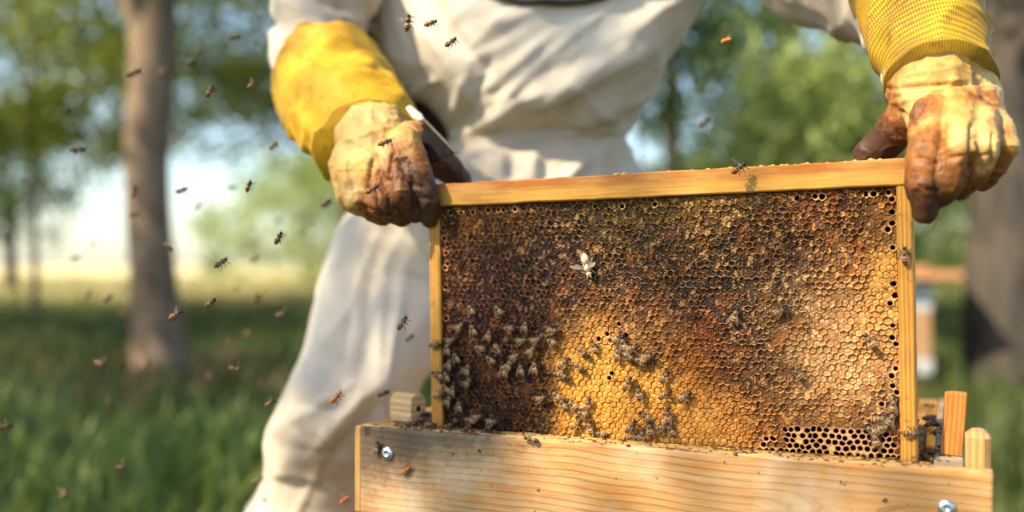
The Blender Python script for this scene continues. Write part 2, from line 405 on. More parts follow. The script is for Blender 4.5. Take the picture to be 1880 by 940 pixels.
# ------------------------------------------------------------------ far beehive behind the frame
def far_hive(px, Y):
    root = empty('beehive', G(px, Y), (0, 0, R(-20)))
    wp = plain('white_hive_paint', (0.40, 0.41, 0.41), 0.6, var=0.12, scale=12); br = plain('brown_hive_paint', (0.30, 0.17, 0.08), 0.6, var=0.2, scale=12)
    rf = plain('roof_board', (0.36, 0.17, 0.08), 0.6, var=0.2, scale=10)
    for x in (-0.2, 0.2):
        for y in (-0.2, 0.2): obj('leg', mesh('leg', *bevel_box(x - 0.025, x + 0.025, y - 0.025, y + 0.025, 0, 0.2, 0.004), rf, False), root)
    obj('base', mesh('base', *bevel_box(-0.27, 0.27, -0.27, 0.27, 0.2, 0.3, 0.005), wp, False), root)
    obj('lower_box', mesh('lower_box', *bevel_box(-0.26, 0.26, -0.26, 0.26, 0.302, 0.60, 0.005), br, False), root)
    obj('upper_box', mesh('upper_box', *bevel_box(-0.265, 0.265, -0.265, 0.265, 0.602, 0.80, 0.005), wp, False), root)
    h = obj('handle', mesh('handle', *tube([(0.275, -0.08, 0.66), (0.30, -0.05, 0.66), (0.30, 0.05, 0.66), (0.275, 0.08, 0.66)], [0.009] * 4, 8), wp), root)
    obj('roof', mesh('roof', *bevel_box(-0.44, 0.44, -0.40, 0.40, 0.803, 0.855, 0.006), rf, False), root)
    obj('roof_batten', mesh('roof_batten', *bevel_box(-0.25, 0.25, -0.2, 0.2, 0.857, 0.89, 0.006), rf, False), root)
    tag(root, 'white and brown painted beehive with brown overhanging lid, far behind the frame', 'beehive')
far_hive(1628, 6.6)

# ------------------------------------------------------------------ the open hive (local x along the front board, y to the back)
FL = Vector((-0.1366, 0.861, 0.0)); ANG = math.atan2(-0.4036, 0.9157); TOP = 0.761; LEN = 0.498; DEP = 0.40
DIR = Vector((math.cos(ANG), math.sin(ANG), 0)); NB = Vector((-math.sin(ANG), math.cos(ANG), 0))
hive = empty('hive_box', FL, (0, 0, ANG))
tag(hive, 'pale pine hive box with weathered corner, opened below the lifted frame', 'hive box')
def hb(name, x0, x1, y0, y1, z0, z1, m, par=None, b=0.0012):
    return obj(name, mesh(name, *bevel_box(x0, x1, y0, y1, z0, z1, b), m, False), par or hive)
def rough_board(name, x0, x1, y0, y1, z0, z1, m, par, nx=120, nz=16, chip=0.0016, seed=0):
    """a board with a worn, uneven edge and surface"""
    v = []; f = []
    prof = [(y1, z0), (y0 + 0.001, z0), (y0, z0 + 0.0015)] + [(y0, z0 + 0.003 + (z1 - z0 - 0.006) * k / nz) for k in range(nz + 1)] + [(y0, z1 - 0.0016), (y0 + 0.0016, z1), (y0 + 0.006, z1), (y0 + 0.012, z1), (y1 - 0.0015, z1), (y1, z1 - 0.0015)]
    k = len(prof)
    for i in range(nx + 1):
        for (y, z) in prof: v.append((x0 + (x1 - x0) * i / nx, y, z))
    v = np.array(v); nz_ = fbm(v, 60, seed) - 0.5; n2 = vnoise(v * np.array([1, 1, 6.0]), 40, seed + 9) - 0.5
    top = v[:, 2] > z1 - 0.004
    v[:, 1] += np.where(v[:, 1] < y0 + 0.004, nz_ * 0.0007 + n2 * 0.0006, 0)
    v[:, 2] += np.where(top, -np.abs(nz_) * chip * 2.0, 0)
    for i in range(nx):
        for j in range(k): f.append((i * k + j, (i + 1) * k + j, (i + 1) * k + (j + 1) % k, i * k + (j + 1) % k))
    f.append(tuple(range(k))); f.append(tuple(range((nx + 1) * k - 1, nx * k - 1, -1)))
    me = mesh(name, v, f, m); me.polygons.foreach_set('use_smooth', [len(p.vertices) == 4 for p in me.polygons])
    return obj(name, me, par)
def front_mat():
    """pine with a grey weathered corner, wax drips, a knot swirl"""
    M = Mat('weathered_front_board', 0.6, 0.25); co0 = M.coord(); X, Y, Z = M.sep(co0)
    kx = M.math('SUBTRACT', X, 0.405); kz = M.math('SUBTRACT', Z, TOP - 0.062)
    kd = M.math('SQRT', M.math('ADD', M.math('MULTIPLY', M.math('MULTIPLY', kx, kx), 0.30), M.math('MULTIPLY', kz, kz)))
    kb = M.math('POWER', M.math('MAXIMUM', M.math('SUBTRACT', 1.0, M.math('MULTIPLY', kd, 22.0)), 0.0), 1.6)
    lowf = M.noise(M.coord((2.0, 1, 3.0)), 4.0, 2, 0.5)
    zz = M.math('ADD', M.math('ADD', Z, M.math('MULTIPLY', X, 0.03)), M.math('ADD', M.math('MULTIPLY', lowf, 0.011), M.math('MULTIPLY', kb, 0.055)))
    wob = M.noise(M.coord((6, 1, 60)), 3.0, 3, 0.5)
    ph = M.math('ADD', M.math('MULTIPLY', zz, 1150.0), M.math('MULTIPLY', wob, 3.0))
    sn = M.math('ADD', M.math('MULTIPLY', M.math('SINE', ph), 0.5), 0.5)
    g = M.ramp(sn, [(0.0, 0.0), (0.72, 0.08), (0.93, 1.0), (1.0, 0.7)])
    broad = M.noise(M.coord((1.0, 1, 9.0)), 14, 4, 0.6)
    c = M.mix(M.ramp(broad, [(0.35, 0), (0.68, 1)]), (0.50, 0.31, 0.14), (0.45, 0.195, 0.04))
    gs = M.math('MULTIPLY', g, M.ramp(M.noise(M.coord((1, 1, 4)), 22, 3), [(0.35, 0.1), (0.65, 0.9)]))
    c = M.mix(gs, c, (0.26, 0.125, 0.045))
    fine = M.noise(M.coord((0.05, 1, 1)), 900, 3, 0.6); c = M.mix(M.math('MULTIPLY', M.ramp(fine, [(0.4, 0), (0.75, 1)]), 0.3), c, (0.34, 0.2, 0.1))
    # pale bleached patches
    W = M.noise(M.coord((0.8, 1, 0.6), loc=(3, 0, 1)), 13, 4, 0.6); c = M.mix(M.math('MULTIPLY', M.ramp(W, [(0.50, 0), (0.72, 1)]), 0.75), c, (0.66, 0.53, 0.38))
    # grey weathered corner
    dcor = M.math('ADD', M.math('MULTIPLY', X, 6.2), M.math('MULTIPLY', M.math('SUBTRACT', TOP, Z), 17.0))
    wn_ = M.noise(M.coord(), 90, 6, 0.75)
    gm = M.math('SUBTRACT', M.math('ADD', 1.15, M.math('MULTIPLY', wn_, 0.9)), dcor)
    c = M.mix(M.math('MULTIPLY', M.ramp(gm, [(0.35, 0), (0.95, 1)]), 0.85), c, (0.075, 0.058, 0.042))
    sp = M.noise(M.coord((0.5, 1, 1)), 170, 5, 0.7); c = M.mix(M.math('MULTIPLY', M.ramp(gm, [(0.1, 0), (0.6, 1)]), M.ramp(sp, [(0.52, 0), (0.75, 0.6)])), c, (0.03, 0.022, 0.016))
    # propolis along the upper edge
    ed = M.math('ADD', M.math('MULTIPLY', M.math('SUBTRACT', TOP, Z), 160.0), M.math('MULTIPLY', M.noise(M.coord((1, 1, 0.2)), 110, 4, 0.7), -1.9))
    c = M.mix(M.ramp(M.math('ADD', ed, 1.08), [(0.0, 0.8), (0.14, 0)]), c, (0.11, 0.055, 0.022))
    tn = M.noise(M.coord((0.35, 1, 1)), 75, 5, 0.7); tcol = M.mix(M.ramp(tn, [(0.52, 0), (0.62, 1)]), (0.62, 0.40, 0.15), (0.13, 0.07, 0.035))
    c = M.mix(M.math('MULTIPLY', M.math('GREATER_THAN', Y, 0.0022), M.math('GREATER_THAN', Z, TOP - 0.006)), c, tcol)
    st = M.noise(M.coord(), 120, 3, 0.5); c = M.mix(M.ramp(st, [(0.67, 0), (0.71, 0.9)]), c, (0.06, 0.028, 0.012))
    M.col(c); M.bump(M.mix(0.5, g, fine), 0.0006, 0.7); return M.m
def ledge_mat():
    M = Mat('propolis_ledge', 0.45, 0.4)
    a = M.noise(M.coord((0.5, 1, 1)), 60, 5, 0.65); b = M.noise(M.coord(), 260, 4, 0.7)
    c = M.mix(M.ramp(a, [(0.35, 0), (0.65, 1)]), (0.62, 0.36, 0.08), (0.44, 0.22, 0.05))
    c = M.mix(M.ramp(b, [(0.52, 0), (0.64, 1)]), c, (0.09, 0.035, 0.012)); M.col(c); M.bump(b, 0.0015); return M.m
M_front = front_mat(); M_ledge = ledge_mat()
RIM = 0.0755
rough_board('front_board', 0.0068, LEN, 0, 0.019, TOP - RIM, TOP, M_front, hive, 200)
hb('corner_strip', 0, 0.0062, 0.0006, 0.02, TOP - RIM, TOP - 0.0008, M_cleat)
rough_board('propolis_ledge', 0.02, 0.46, 0.0195, 0.024, TOP - 0.012, TOP - 0.0006, M_ledge, hive, 160, 4, 0.0025, 4)
hb('left_wall', 0.0, 0.02, 0.0205, DEP, TOP - RIM, TOP - 0.002, M_rim)
hb('right_wall', 0.461, 0.481, 0.0195, DEP, TOP - RIM, TOP - 0.001, wood('grey_wall', (0.42, 0.34, 0.25), (0.24, 0.16, 0.1), 'y', 60, 0.6, 0.6, seed=3.3))
hb('back_wall', 0.0205, 0.4605, DEP - 0.02, DEP, TOP - RIM, TOP - 0.0025, M_rim)
def screw(x, z):
    v = []; f = []; prof = [(0.0058, 0), (0.0058, -0.0012), (0.0052, -0.0022), (0.003, -0.003), (0.0018, -0.003), (0.0014, -0.0016), (0, -0.0014)]
    for r, y in prof:
        for i in range(20): v.append((x + r * math.cos(i * 0.31416), y, z + r * math.sin(i * 0.31416)))
    for j in range(len(prof) - 1):
        for i in range(20): f.append((j * 20 + i, j * 20 + (i + 1) % 20, j * 20 + 20 + (i + 1) % 20, j * 20 + 20 + i))
    return obj('screw', mesh('screw', v, f, M_metal), hive)
def on_board(px, py, n=0.0):            # pixel -> (s, z) on the plane at depth n behind the front board
    d = Vector(((px - 940) / FPX, 1, (HOR - py) / FPX)); o = Vector((0, 0, CAM_Z)); q = FL + NB * n
    t = (q - o).dot(NB) / d.dot(NB); p = o + d * t
    return (p - FL).dot(DIR), p.z
screw(*on_board(712, 832)); screw(*on_board(1738, 932))
# cleat outside the right wall, and the stick leaning on it
hb('cleat', 0.4815, 0.4975, 0.0195, 0.048, TOP - 0.03, TOP + 0.0235, M_cleat, b=0.004)
sx_, _ = on_board(1752, 800, 0.066)
st = obj('wooden_stick', mesh('wooden_stick', *bevel_box(-0.0075, 0.0075, -0.006, 0.006, 0, 0.0465, 0.001), M_stick, False), loc=FL + DIR * (sx_ - 0.002) + NB * 0.066 + Vector((0, 0, TOP - 0.0008)), rot=(0, R(4), ANG))
tag(st, 'orange pine stick standing upright beside the hive cleat', 'stick')
# brood boxes and stand under it
lower = empty('hive_box', FL, (0, 0, ANG)); tag(lower, 'deep brood box carrying the opened pine box', 'hive box')
M_low = wood('lower_box_wood', (0.60, 0.42, 0.23), (0.36, 0.19, 0.08), 'x', 50, 0.8, 0.4, seed=9.0)
for nm, a in (('front_board', (0, LEN, 0.001, 0.021)), ('back_board', (0, LEN, DEP - 0.02, DEP)), ('left_board', (0, 0.02, 0.0215, DEP - 0.0205)), ('right_board', (LEN - 0.02, LEN, 0.0215, DEP - 0.0205))):
    hb(nm, *a, TOP - 0.40, TOP - RIM - 0.002, M_low, lower)
stand = empty('hive_stand', FL, (0, 0, ANG)); tag(stand, 'wooden stand under the brood box', 'stand')
hb('floor_board', -0.01, LEN + 0.01, -0.03, DEP + 0.01, TOP - 0.43, TOP - 0.402, M_low, stand)
for x in (0.02, LEN - 0.07):
    for y in (0.02, DEP - 0.07): hb('leg', x, x + 0.05, y, y + 0.05, 0, TOP - 0.4325, M_low, stand)
# small block on the left wall
blk = empty('wooden_block', FL + DIR * 0.0285 + NB * 0.045 + Vector((0, 0, TOP - 0.001)), (0, 0, ANG - R(16)))
mb = MB(); v = []; f = []
prof = [(-0.0115, 0.0), (0.0115, 0.0), (0.0135, 0.004), (0.0135, 0.017), (0.011, 0.0225), (0.005, 0.0252), (-0.005, 0.0252), (-0.011, 0.0225), (-0.0135, 0.017), (-0.0135, 0.004)]
for x in (-0.014, 0.0105, 0.012):
    k = 1.0 if x < 0.011 else 0.93
    for (y, z) in prof: v.append((x, y * k * 0.72, 0.0125 + (z - 0.0125) * k))
for j in range(2):
    for i in range(10): f.append((j * 10 + i, j * 10 + (i + 1) % 10, j * 10 + 10 + (i + 1) % 10, j * 10 + 10 + i))
f.append(tuple(range(9, -1, -1))); f.append(tuple(range(20, 30)))
obj('block_body', mesh('block_body', v, f, wood('block_wood', (0.72, 0.52, 0.28), (0.5, 0.25, 0.08), 'x', 60, 0.3, 0.4, seed=5.5), False), blk)
obj('bore_hole', mesh('bore_hole', *tube([(0.0108, 0, 0.0118), (0.0124, 0, 0.0118)], [0.0022, 0.0026], 12), M_dark), blk)
tag(blk, 'small pale wooden block with a bored end on the hive corner', 'block')

# ------------------------------------------------------------------ the lifted frame
FN = 0.045                               # depth of the frame's middle behind the board front
s0, _ = on_board(806, 790, FN); s1, _ = on_board(1688, 850, FN)
W2 = (s1 - s0) / 2; FC = FL + DIR * (s0 + W2) + NB * FN
ZB = TOP - 0.045; FH = CAM_Z + 0.0727 - ZB       # frame bottom and height
TILT = R(-1.0)
fr = empty('framed_honeycomb', FC + Vector((0, 0, ZB)), (0, TILT, ANG))
tag(fr, 'wooden hive frame of capped honeycomb lifted out between two yellow gloves', 'hive frame')
FM = Matrix.Translation(fr.location) @ Euler((0, TILT, ANG)).to_matrix().to_4x4(); FI = FM.inverted()
def onf(px, py, y=-0.009):               # pixel -> frame-local x, z on the comb face
    o = FI @ Vector((0, 0, CAM_Z)); d = (FI.to_3x3() @ Vector(((px - 940) / FPX, 1, (HOR - py) / FPX)))
    t = (y - o.y) / d.y; p = o + d * t; return p.x, p.z
TB = 0.0195                              # top bar height
def wavy_bar(name, x0, x1, y0, y1, z0, z1, m, axis, par, seed, amp=0.0005, n=60):
    v = []; f = []; L = (x0, x1) if axis == 0 else (z0, z1)
    A = (y0, y1); B = (z0, z1) if axis == 0 else (x0, x1); b = 0.0011
    ring = [(A[0] + b, B[0]), (A[1] - b, B[0]), (A[1], B[0] + b), (A[1], B[1] - b), (A[1] - b, B[1]), (A[0] + b, B[1]), (A[0], B[1] - b), (A[0], (B[0] + B[1]) / 2), (A[0], B[0] + b)]
    k = len(ring)
    for i in range(n + 1):
        t = L[0] + (L[1] - L[0]) * i / n
        for (p, q) in ring: v.append((t, p, q) if axis == 0 else (q, p, t))
    v = np.array(v); o = np.stack([fbm(v, 70, seed + i) - 0.5 for i in range(3)], 1); v = v + o * amp * 2.2
    for i in range(n):
        for j in range(k): f.append((i * k + j, i * k + (j + 1) % k, (i + 1) * k + (j + 1) % k, (i + 1) * k + j))
    f.append(tuple(range(k - 1, -1, -1))); f.append(tuple(range(n * k, (n + 1) * k)))
    me = mesh(name, v, f, m, False); return obj(name, me, par)
def topbar_mat():
    M = Mat('top_bar_pine', 0.5, 0.3); X, Y, Z = M.sep(M.coord())
    g = M.noise(M.coord((0.06, 1, 1)), 380, 4, 0.6, 0.3); b = M.noise(M.coord((0.25, 1, 1)), 60, 4, 0.6)
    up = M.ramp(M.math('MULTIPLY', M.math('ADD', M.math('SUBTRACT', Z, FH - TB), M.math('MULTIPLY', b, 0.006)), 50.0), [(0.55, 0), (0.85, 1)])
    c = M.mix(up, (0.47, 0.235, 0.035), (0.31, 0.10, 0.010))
    c = M.mix(M.math('MULTIPLY', M.ramp(g, [(0.45, 0), (0.7, 1)]), 0.5), c, (0.27, 0.085, 0.012))
    c = M.mix(M.math('MULTIPLY', M.ramp(b, [(0.5, 0), (0.7, 1)]), 0.45), c, (0.62, 0.38, 0.10))
    s = M.noise(M.coord((0.4, 1, 1)), 150, 3); c = M.mix(M.ramp(s, [(0.68, 0), (0.74, 0.8)]), c, (0.16, 0.05, 0.012))
    M.col(c); M.bump(g, 0.0004); return M.m
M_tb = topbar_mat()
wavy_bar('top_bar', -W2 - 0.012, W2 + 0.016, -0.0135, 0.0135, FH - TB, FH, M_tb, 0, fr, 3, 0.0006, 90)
wavy_bar('bottom_bar', -W2 + 0.011, W2 - 0.011, -0.0115, 0.0115, 0, 0.012, M_bar, 0, fr, 4)
wavy_bar('side_bar', -W2, -W2 + 0.0105, -0.0125, 0.0125, 0, FH - TB - 0.0003, M_barv, 1, fr, 5)
wavy_bar('side_bar', W2 - 0.0112, W2, -0.0128, 0.0125, 0, FH - TB - 0.0003, M_barv, 1, fr, 6)
# wax crumbs on the top bar
def crumbs(name, spots, m, par, seed, rmin=0.0006, rmax=0.002):
    g = random.Random(seed); mb = MB()
    for (x, y, z) in spots:
        r = g.uniform(rmin, rmax); v, f = sph((0, 0, 0), r, 6, 4)
        mb.add(([(x + p[0] * g.uniform(0.8, 1.8), y + p[1] * g.uniform(0.8, 1.4), z + p[2] * g.uniform(0.4, 0.9)) for p in v], f))
    return tag(obj(name, mesh(name, mb.v, mb.f, m), par), kind='stuff')
M_wax = plain('wax_crumb', (0.55, 0.32, 0.07), 0.4, 0.4, var=0.35, scale=300)
g = random.Random(2)
crumbs('wax_crumbs', [(g.uniform(-0.03, W2 * 0.9), g.uniform(-0.012, 0.004), FH) for _ in range(70)], M_wax, fr, 2)
M_prop = plain('propolis_crumb', (0.11, 0.05, 0.02), 0.4, 0.4, var=0.5, scale=300)
crumbs('propolis_crumbs', [(g.uniform(0.03, 0.46), g.uniform(0.001, 0.024), TOP - 0.0005) for _ in range(240)] + [(g.uniform(0.03, 0.12), g.uniform(0.001, 0.024), TOP - 0.0005) for _ in range(80)]
       + [(g.uniform(0.36, 0.475), g.uniform(0.03, 0.10), TOP - 0.001) for _ in range(60)], M_prop, hive, 3, 0.0005, 0.0017)

# ------------------------------------------------------------------ comb
regions = [ # px, py, radius, cap colour, ridge colour
    (850, 410, 60, (104, 62, 26), (190, 140, 66)), (930, 395, 70, (112, 72, 30), (196, 150, 76)), (860, 520, 80, (72, 34, 20), (170, 112, 74)),
    (1000, 470, 90, (58, 32, 24), (176, 138, 112)), (1130, 420, 70, (78, 50, 28), (190, 152, 104)), (1150, 372, 62, (130, 108, 46), (206, 184, 104)),
    (1290, 375, 80, (150, 112, 52), (226, 188, 118)), (1420, 380, 70, (112, 72, 36), (210, 168, 106)), (1560, 370, 80, (108, 66, 32), (208, 160, 100)),
    (1230, 480, 90, (66, 42, 28), (186, 148, 112)), (1380, 480, 80, (66, 42, 28), (196, 160, 120)), (1530, 450, 70, (112, 66, 34), (214, 166, 112)),
    (1100, 540, 70, (96, 62, 36), (196, 150, 104)), (920, 580, 80, (58, 28, 18), (162, 112, 84)), (900, 680, 80, (54, 28, 16), (150, 98, 66)),
    (950, 745, 60, (52, 32, 14), (130, 88, 40)), (850, 745, 50, (40, 22, 14), (120, 80, 50)), (1075, 600, 45, (172, 126, 64), (214, 172, 106)), (1080, 680, 70, (196, 138, 54), (236, 188, 98)),
    (1110, 760, 70, (190, 132, 52), (234, 184, 94)), (1200, 725, 75, (192, 136, 58), (238, 190, 104)), (1300, 785, 75, (184, 126, 56), (234, 186, 104)),
    (1180, 600, 50, (140, 98, 58), (204, 164, 112)), (1190, 655, 35, (96, 58, 34), (176, 128, 84)), (1290, 640, 55, (128, 62, 24), (204, 132, 62)), (1330, 570, 50, (70, 44, 28), (182, 140, 106)), (1360, 660, 55, (84, 46, 24), (190, 136, 88)),
    (1390, 690, 40, (84, 46, 22), (186, 132, 84)), (1410, 740, 45, (112, 68, 34), (206, 154, 92)), (1400, 800, 50, (132, 84, 40), (204, 150, 84)), (1450, 560, 60, (124, 90, 62), (230, 196, 150)), (1495, 640, 85, (180, 138, 92), (250, 222, 176)),
    (1560, 560, 75, (172, 126, 82), (248, 214, 166)), (1525, 720, 75, (182, 138, 90), (248, 218, 168)), (1600, 640, 45, (134, 90, 52), (234, 188, 132)), (1600, 480, 40, (150, 100, 48), (230, 182, 108)),
    (1600, 730, 40, (92, 56, 34), (196, 146, 98)), (1640, 400, 34, (178, 126, 44), (226, 178, 84)), (1640, 500, 34, (206, 150, 54), (236, 190, 92)), (1640, 600, 34, (206, 150, 54), (236, 190, 92)), (1640, 700, 34, (150, 98, 40), (214, 166, 90)),
    (812, 500, 15, (90, 46, 22), (180, 126, 70)), (812, 650, 15, (48, 24, 14), (120, 80, 50)),
    (1480, 785, 40, (140, 92, 44), (216, 164, 96)), (1560, 790, 50, (128, 78, 40), (206, 156, 104)), (1630, 790, 40, (100, 60, 36), (196, 150, 112))]
RC = np.array([onf(r[0], r[1]) for r in regions]); RR = np.array([r[2] for r in regions]) / 2450.0
RA = np.array([lin(*r[3]) for r in regions]) ; RA = RA * (lambda k: np.array([1.02, 0.88, 0.60]) * (1 - k) + np.array([1.0, 0.97, 0.85]) * k)(np.clip((RA[:, :1] - 0.15) / 0.3, 0, 1)); RB = np.array([lin(*r[4]) for r in regions]) * np.array([1.18, 1.06, 0.82])
def region_cols(x, z):
    q_ = np.stack([x, 0 * x, z], 1); x = x + (fbm(q_, 45, 61) - .5) * 0.028 + (vnoise(q_, 190, 63) - .5) * 0.004; z = z + (fbm(q_, 45, 71) - .5) * 0.028 + (vnoise(q_, 190, 73) - .5) * 0.004
    d2 = ((x[:, None] - RC[:, 0]) ** 2 + (z[:, None] - RC[:, 1]) ** 2) / (RR[None] * 0.85) ** 2
    wt = np.exp(-d2 * 0.5) + 1e-5 / (1 + d2); wt /= wt.sum(1)[:, None]
    return wt @ RA, wt @ RB
X0, X1, Z0, Z1 = -W2 + 0.0108, W2 - 0.0115, 0.0125, FH - TB - 0.0006
PIT = 0.0050; ROW = PIT * 0.866
opens = [onf(*q) for q in [(1135, 600), (1120, 611), (1103, 622), (1115, 623), (1146, 619), (1119, 685), (1113, 693), (1457, 352), (1496, 349), (1595, 343), (1518, 358),
         (832, 382), (845, 382), (863, 381), (915, 379), (927, 379), (895, 388), (1090, 362), (1140, 362), (945, 384), (1600, 352), (1200, 362),
         (1640, 722), (1622, 740), (1395, 815), (1405, 806), (1420, 812)]]
opens += [(X1 - PIT * 0.6, onf(1646, y)[1]) for y in (345, 357, 369, 393, 412, 425, 453, 515, 540, 553, 597, 620, 637, 678, 690, 705, 722)]
opens += [(X0 + PIT * 0.6, onf(810, y)[1]) for y in (415, 432, 448, 464, 480, 497, 515, 530, 560, 585)]
poly = [onf(*q) for q in [(1438, 786), (1530, 790), (1636, 778), (1644, 850), (1640, 852), (1380, 834), (1400, 822), (1440, 820)]]
def inpoly(x, z):
    r = False; n = len(poly)
    for i in range(n):
        (a, b), (c, d) = poly[i], poly[(i + 1) % n]
        if (b > z) != (d > z) and x < (c - a) * (z - b) / (d - b) + a: r = not r
    return r
cells = []
j = 0; z = Z0 + PIT * 0.5
while z < Z1 + PIT * 0.3:
    x = X0 + PIT * (0.5 if j % 2 else 0.02)
    while x < X1 + PIT * 0.3:
        cells.append((x, z)); x += PIT
    z += ROW; j += 1
cells = np.array(cells)
isopen = np.zeros(len(cells), bool)
for (ox, oz) in opens:
    d = (cells[:, 0] - ox) ** 2 + (cells[:, 1] - oz) ** 2 + np.where((cells[:, 0] > X1 - 0.4 * PIT) | (cells[:, 0] < X0 + 0.4 * PIT) | (cells[:, 1] > Z1 - 0.4 * PIT), 1, 0); k = d.argmin()
    if d[k] < (1.6 * PIT) ** 2: isopen[k] = True
pollen = set()
for k, (x, z) in enumerate(cells):
    if inpoly(x, z): isopen[k] = True
for q in ((1468, 803), (1530, 829)):
    p = onf(*q); k = ((cells[:, 0] - p[0]) ** 2 + (cells[:, 1] - p[1]) ** 2).argmin(); isopen[k] = False; pollen.add(int(k))
def warp(p):                             # shared by neighbours, so cells stay joined
    q = p.copy(); q[:, 0] += (vnoise(p, 150, 1) - 0.5) * 0.0028 + (vnoise(p, 40, 7) - .5) * 0.002
    q[:, 2] += (vnoise(p, 150, 2) - 0.5) * 0.0028 + (vnoise(p, 40, 8) - .5) * 0.002
    return q
def base_y(p): return -0.0082 - 0.0030 * (fbm(p, 22, 11) - 0.5) * 2
ANGS = [math.pi / 2 + i * math.pi / 6 for i in range(12)]
def hexpt(a, r):                         # point of the pointy-top hexagon outline in direction a
    k = (a - math.pi / 2) % (math.pi / 3) - math.pi / 6
    return r * math.cos(math.pi / 6) / math.cos(k)
RAD = PIT / math.sqrt(3)
def build_cells(idx):
    V = []; Fa = []; CA = []
    capped = [i for i in idx if not isopen[i]]; op = [i for i in idx if isopen[i]]
    off = 0
    for grp, rings in ((capped, (1.0, 0.84, 0.50, 0.0)), (op, (1.0, 0.90, 0.84, 0.80, 0.0))):
        if not grp: continue
        c = cells[grp]; n = len(c); rows = []
        for r in rings:
            for a in (ANGS if r > 0 else [0]):
                rr = hexpt(a, RAD) * r
                rows.append(np.stack([c[:, 0] + rr * math.cos(a), np.zeros(n), c[:, 1] + rr * math.sin(a)], 1))
        p = np.stack(rows, 1); m = p.shape[1]; p = p.reshape(-1, 3)
        p[:, 0] = np.clip(p[:, 0], X0, X1); p[:, 2] = np.clip(p[:, 2], Z0, Z1)
        rim = np.tile(np.concatenate([np.full(12 if r > 0 else 1, r) for r in rings]), n)
        rowid = np.tile(np.concatenate([np.full(12 if r > 0 else 1, k) for k, r in enumerate(rings)]), n)
        cell = np.repeat(np.array(grp), m); rnd = _h(cell, cell * 7, cell * 3, 5); rnd2 = _h(cell, cell * 5, cell * 11, 9)
        by = base_y(p); q = warp(p); q[:, 0] = np.clip(q[:, 0], X0, X1); q[:, 2] = np.clip(q[:, 2], Z0, Z1)
        A, B = region_cols(p[:, 0], p[:, 2])
        if grp is capped:
            ridge = 1 - np.abs(2 * vnoise(p, 210, 21) - 1); ridge = ridge ** 2
            cal = np.clip((A[:, 0] - A[:, 2] * 1.2 - 0.24) / 0.3, 0, 1)              # smoother wax on the pale golden caps
            hr = (-0.0001 + 0.0027 * ridge * (1 - 0.5 * cal))
            h = np.where(rowid == 0, hr, np.where(rowid == 1, -0.0007 + 0.0010 * (vnoise(p, 330, 3) ** 2) * (1 - 0.7 * cal), np.where(rowid == 2, -0.0007 + 0.0019 * (vnoise(p, 290, 4) ** 2) * (1 - 0.6 * cal) + 0.0008 * rnd * (0.3 + cal), 0.0003 + 0.0010 * rnd * (0.2 + cal) + 0.0010 * (rnd2 - .5))))
            h = np.where((rowid == 1) & (cal > 0.3), -0.0009 + 0.0010 * vnoise(p, 300, 77), h) + cal * 0.0012 * (vnoise(p, 170, 78) - 0.5)
            y = by - h
            t = np.where(rowid == 0, np.clip((h - 0.0006) / 0.0007, 0, 1) * (1 - 0.6 * cal), np.clip((vnoise(p, 420, 51) - 0.72) / 0.12, 0, 1) * 0.45 * (1 - cal)) + 0.45 * cal * (0.3 + 1.2 * rnd2) * (rowid >= 2)
            col = A * (0.16 + 0.62 * np.clip((A[:, :1] - 0.16) / 0.26, 0, 1) + 0.34 * rnd[:, None]) * (1 - t[:, None]) + B * t[:, None]
            red = np.clip(vnoise(p, 120, 31) * 2 - 1.25, 0, 1)[:, None] * (1 - cal[:, None]); col = col * (1 - 0.6 * red) + np.array(lin(170, 92, 20)) * 0.6 * red * (0.4 + A[:, :1] * 1.5)
            pol = np.isin(cell, list(pollen)); col[pol] = np.array(lin(226, 176, 92)); y[pol] = by[pol] - 0.0004
        else:
            dep = np.array([0.0009, 0.0009, 0.0, -0.0085, -0.0095])[rowid]; y = by - dep + 0.0003 * (rnd - .5)
            rc = np.array(lin(186, 140, 110)) * 0.75; dk = np.array(lin(44, 20, 12)); wl = np.array(lin(120, 70, 36))
            col = np.where((rowid <= 1)[:, None], 0.5 * B + 0.5 * rc, np.where((rowid == 2)[:, None], wl, dk))
            cut = (rowid >= 1) & (rowid <= 3)                         # rounded mouths
            ctr = np.repeat(np.stack([c[:, 0], 0 * c[:, 0], c[:, 1]], 1), m, 0); cw = warp(ctr)
            dx = q - cw; L = np.sqrt(dx[:, 0] ** 2 + dx[:, 2] ** 2) + 1e-9; tgt = np.array([9, 0.47, 0.43, 0.40, 0])[rowid] * PIT * (0.86 + 0.2 * rnd)
            k = np.where(cut, np.minimum(L, tgt) / L, 1.0); q = np.where(cut[:, None], cw + dx * k[:, None], q)
            q[:, 0] = np.clip(q[:, 0], X0, X1); q[:, 2] = np.clip(q[:, 2], Z0, Z1)
        q[:, 1] = y
        for i in range(n):
            b = off + i * m
            for k in range(len(rings) - 2):
                for s in range(12):
                    a0 = b + k * 12 + s; a1 = b + k * 12 + (s + 1) % 12; Fa.append((a0, a0 + 12, a1 + 12, a1))
            k = len(rings) - 2; ce = b + m - 1
            for s in range(12): Fa.append((b + k * 12 + s, ce, b + k * 12 + (s + 1) % 12))
        V.append(q); CA.append(np.clip(col, 0, 1)); off += len(q)
    return np.concatenate(V), Fa, np.concatenate(CA)
def comb_mat():
    M = Mat('beeswax_comb', 0.48, 0.22); c = M.attr('wax')
    n1 = M.noise(M.coord(), 520, 4, 0.65); n2 = M.noise(M.coord(), 1500, 2, 0.6)
    c = M.mix(M.math('MULTIPLY', M.ramp(n1, [(0.35, 0), (0.7, 1)]), 0.45), c, M.mix(1.0, c, (0.45, 0.36, 0.28), 'MULTIPLY'))
    M.col(c); M.bump(M.mix(0.35, n1, n2), 0.0012, 0.8); return M.m
M_comb = comb_mat()
big = set(np.argsort(-cells[:, 0] + 0.15 * isopen * -1)[:0].tolist())
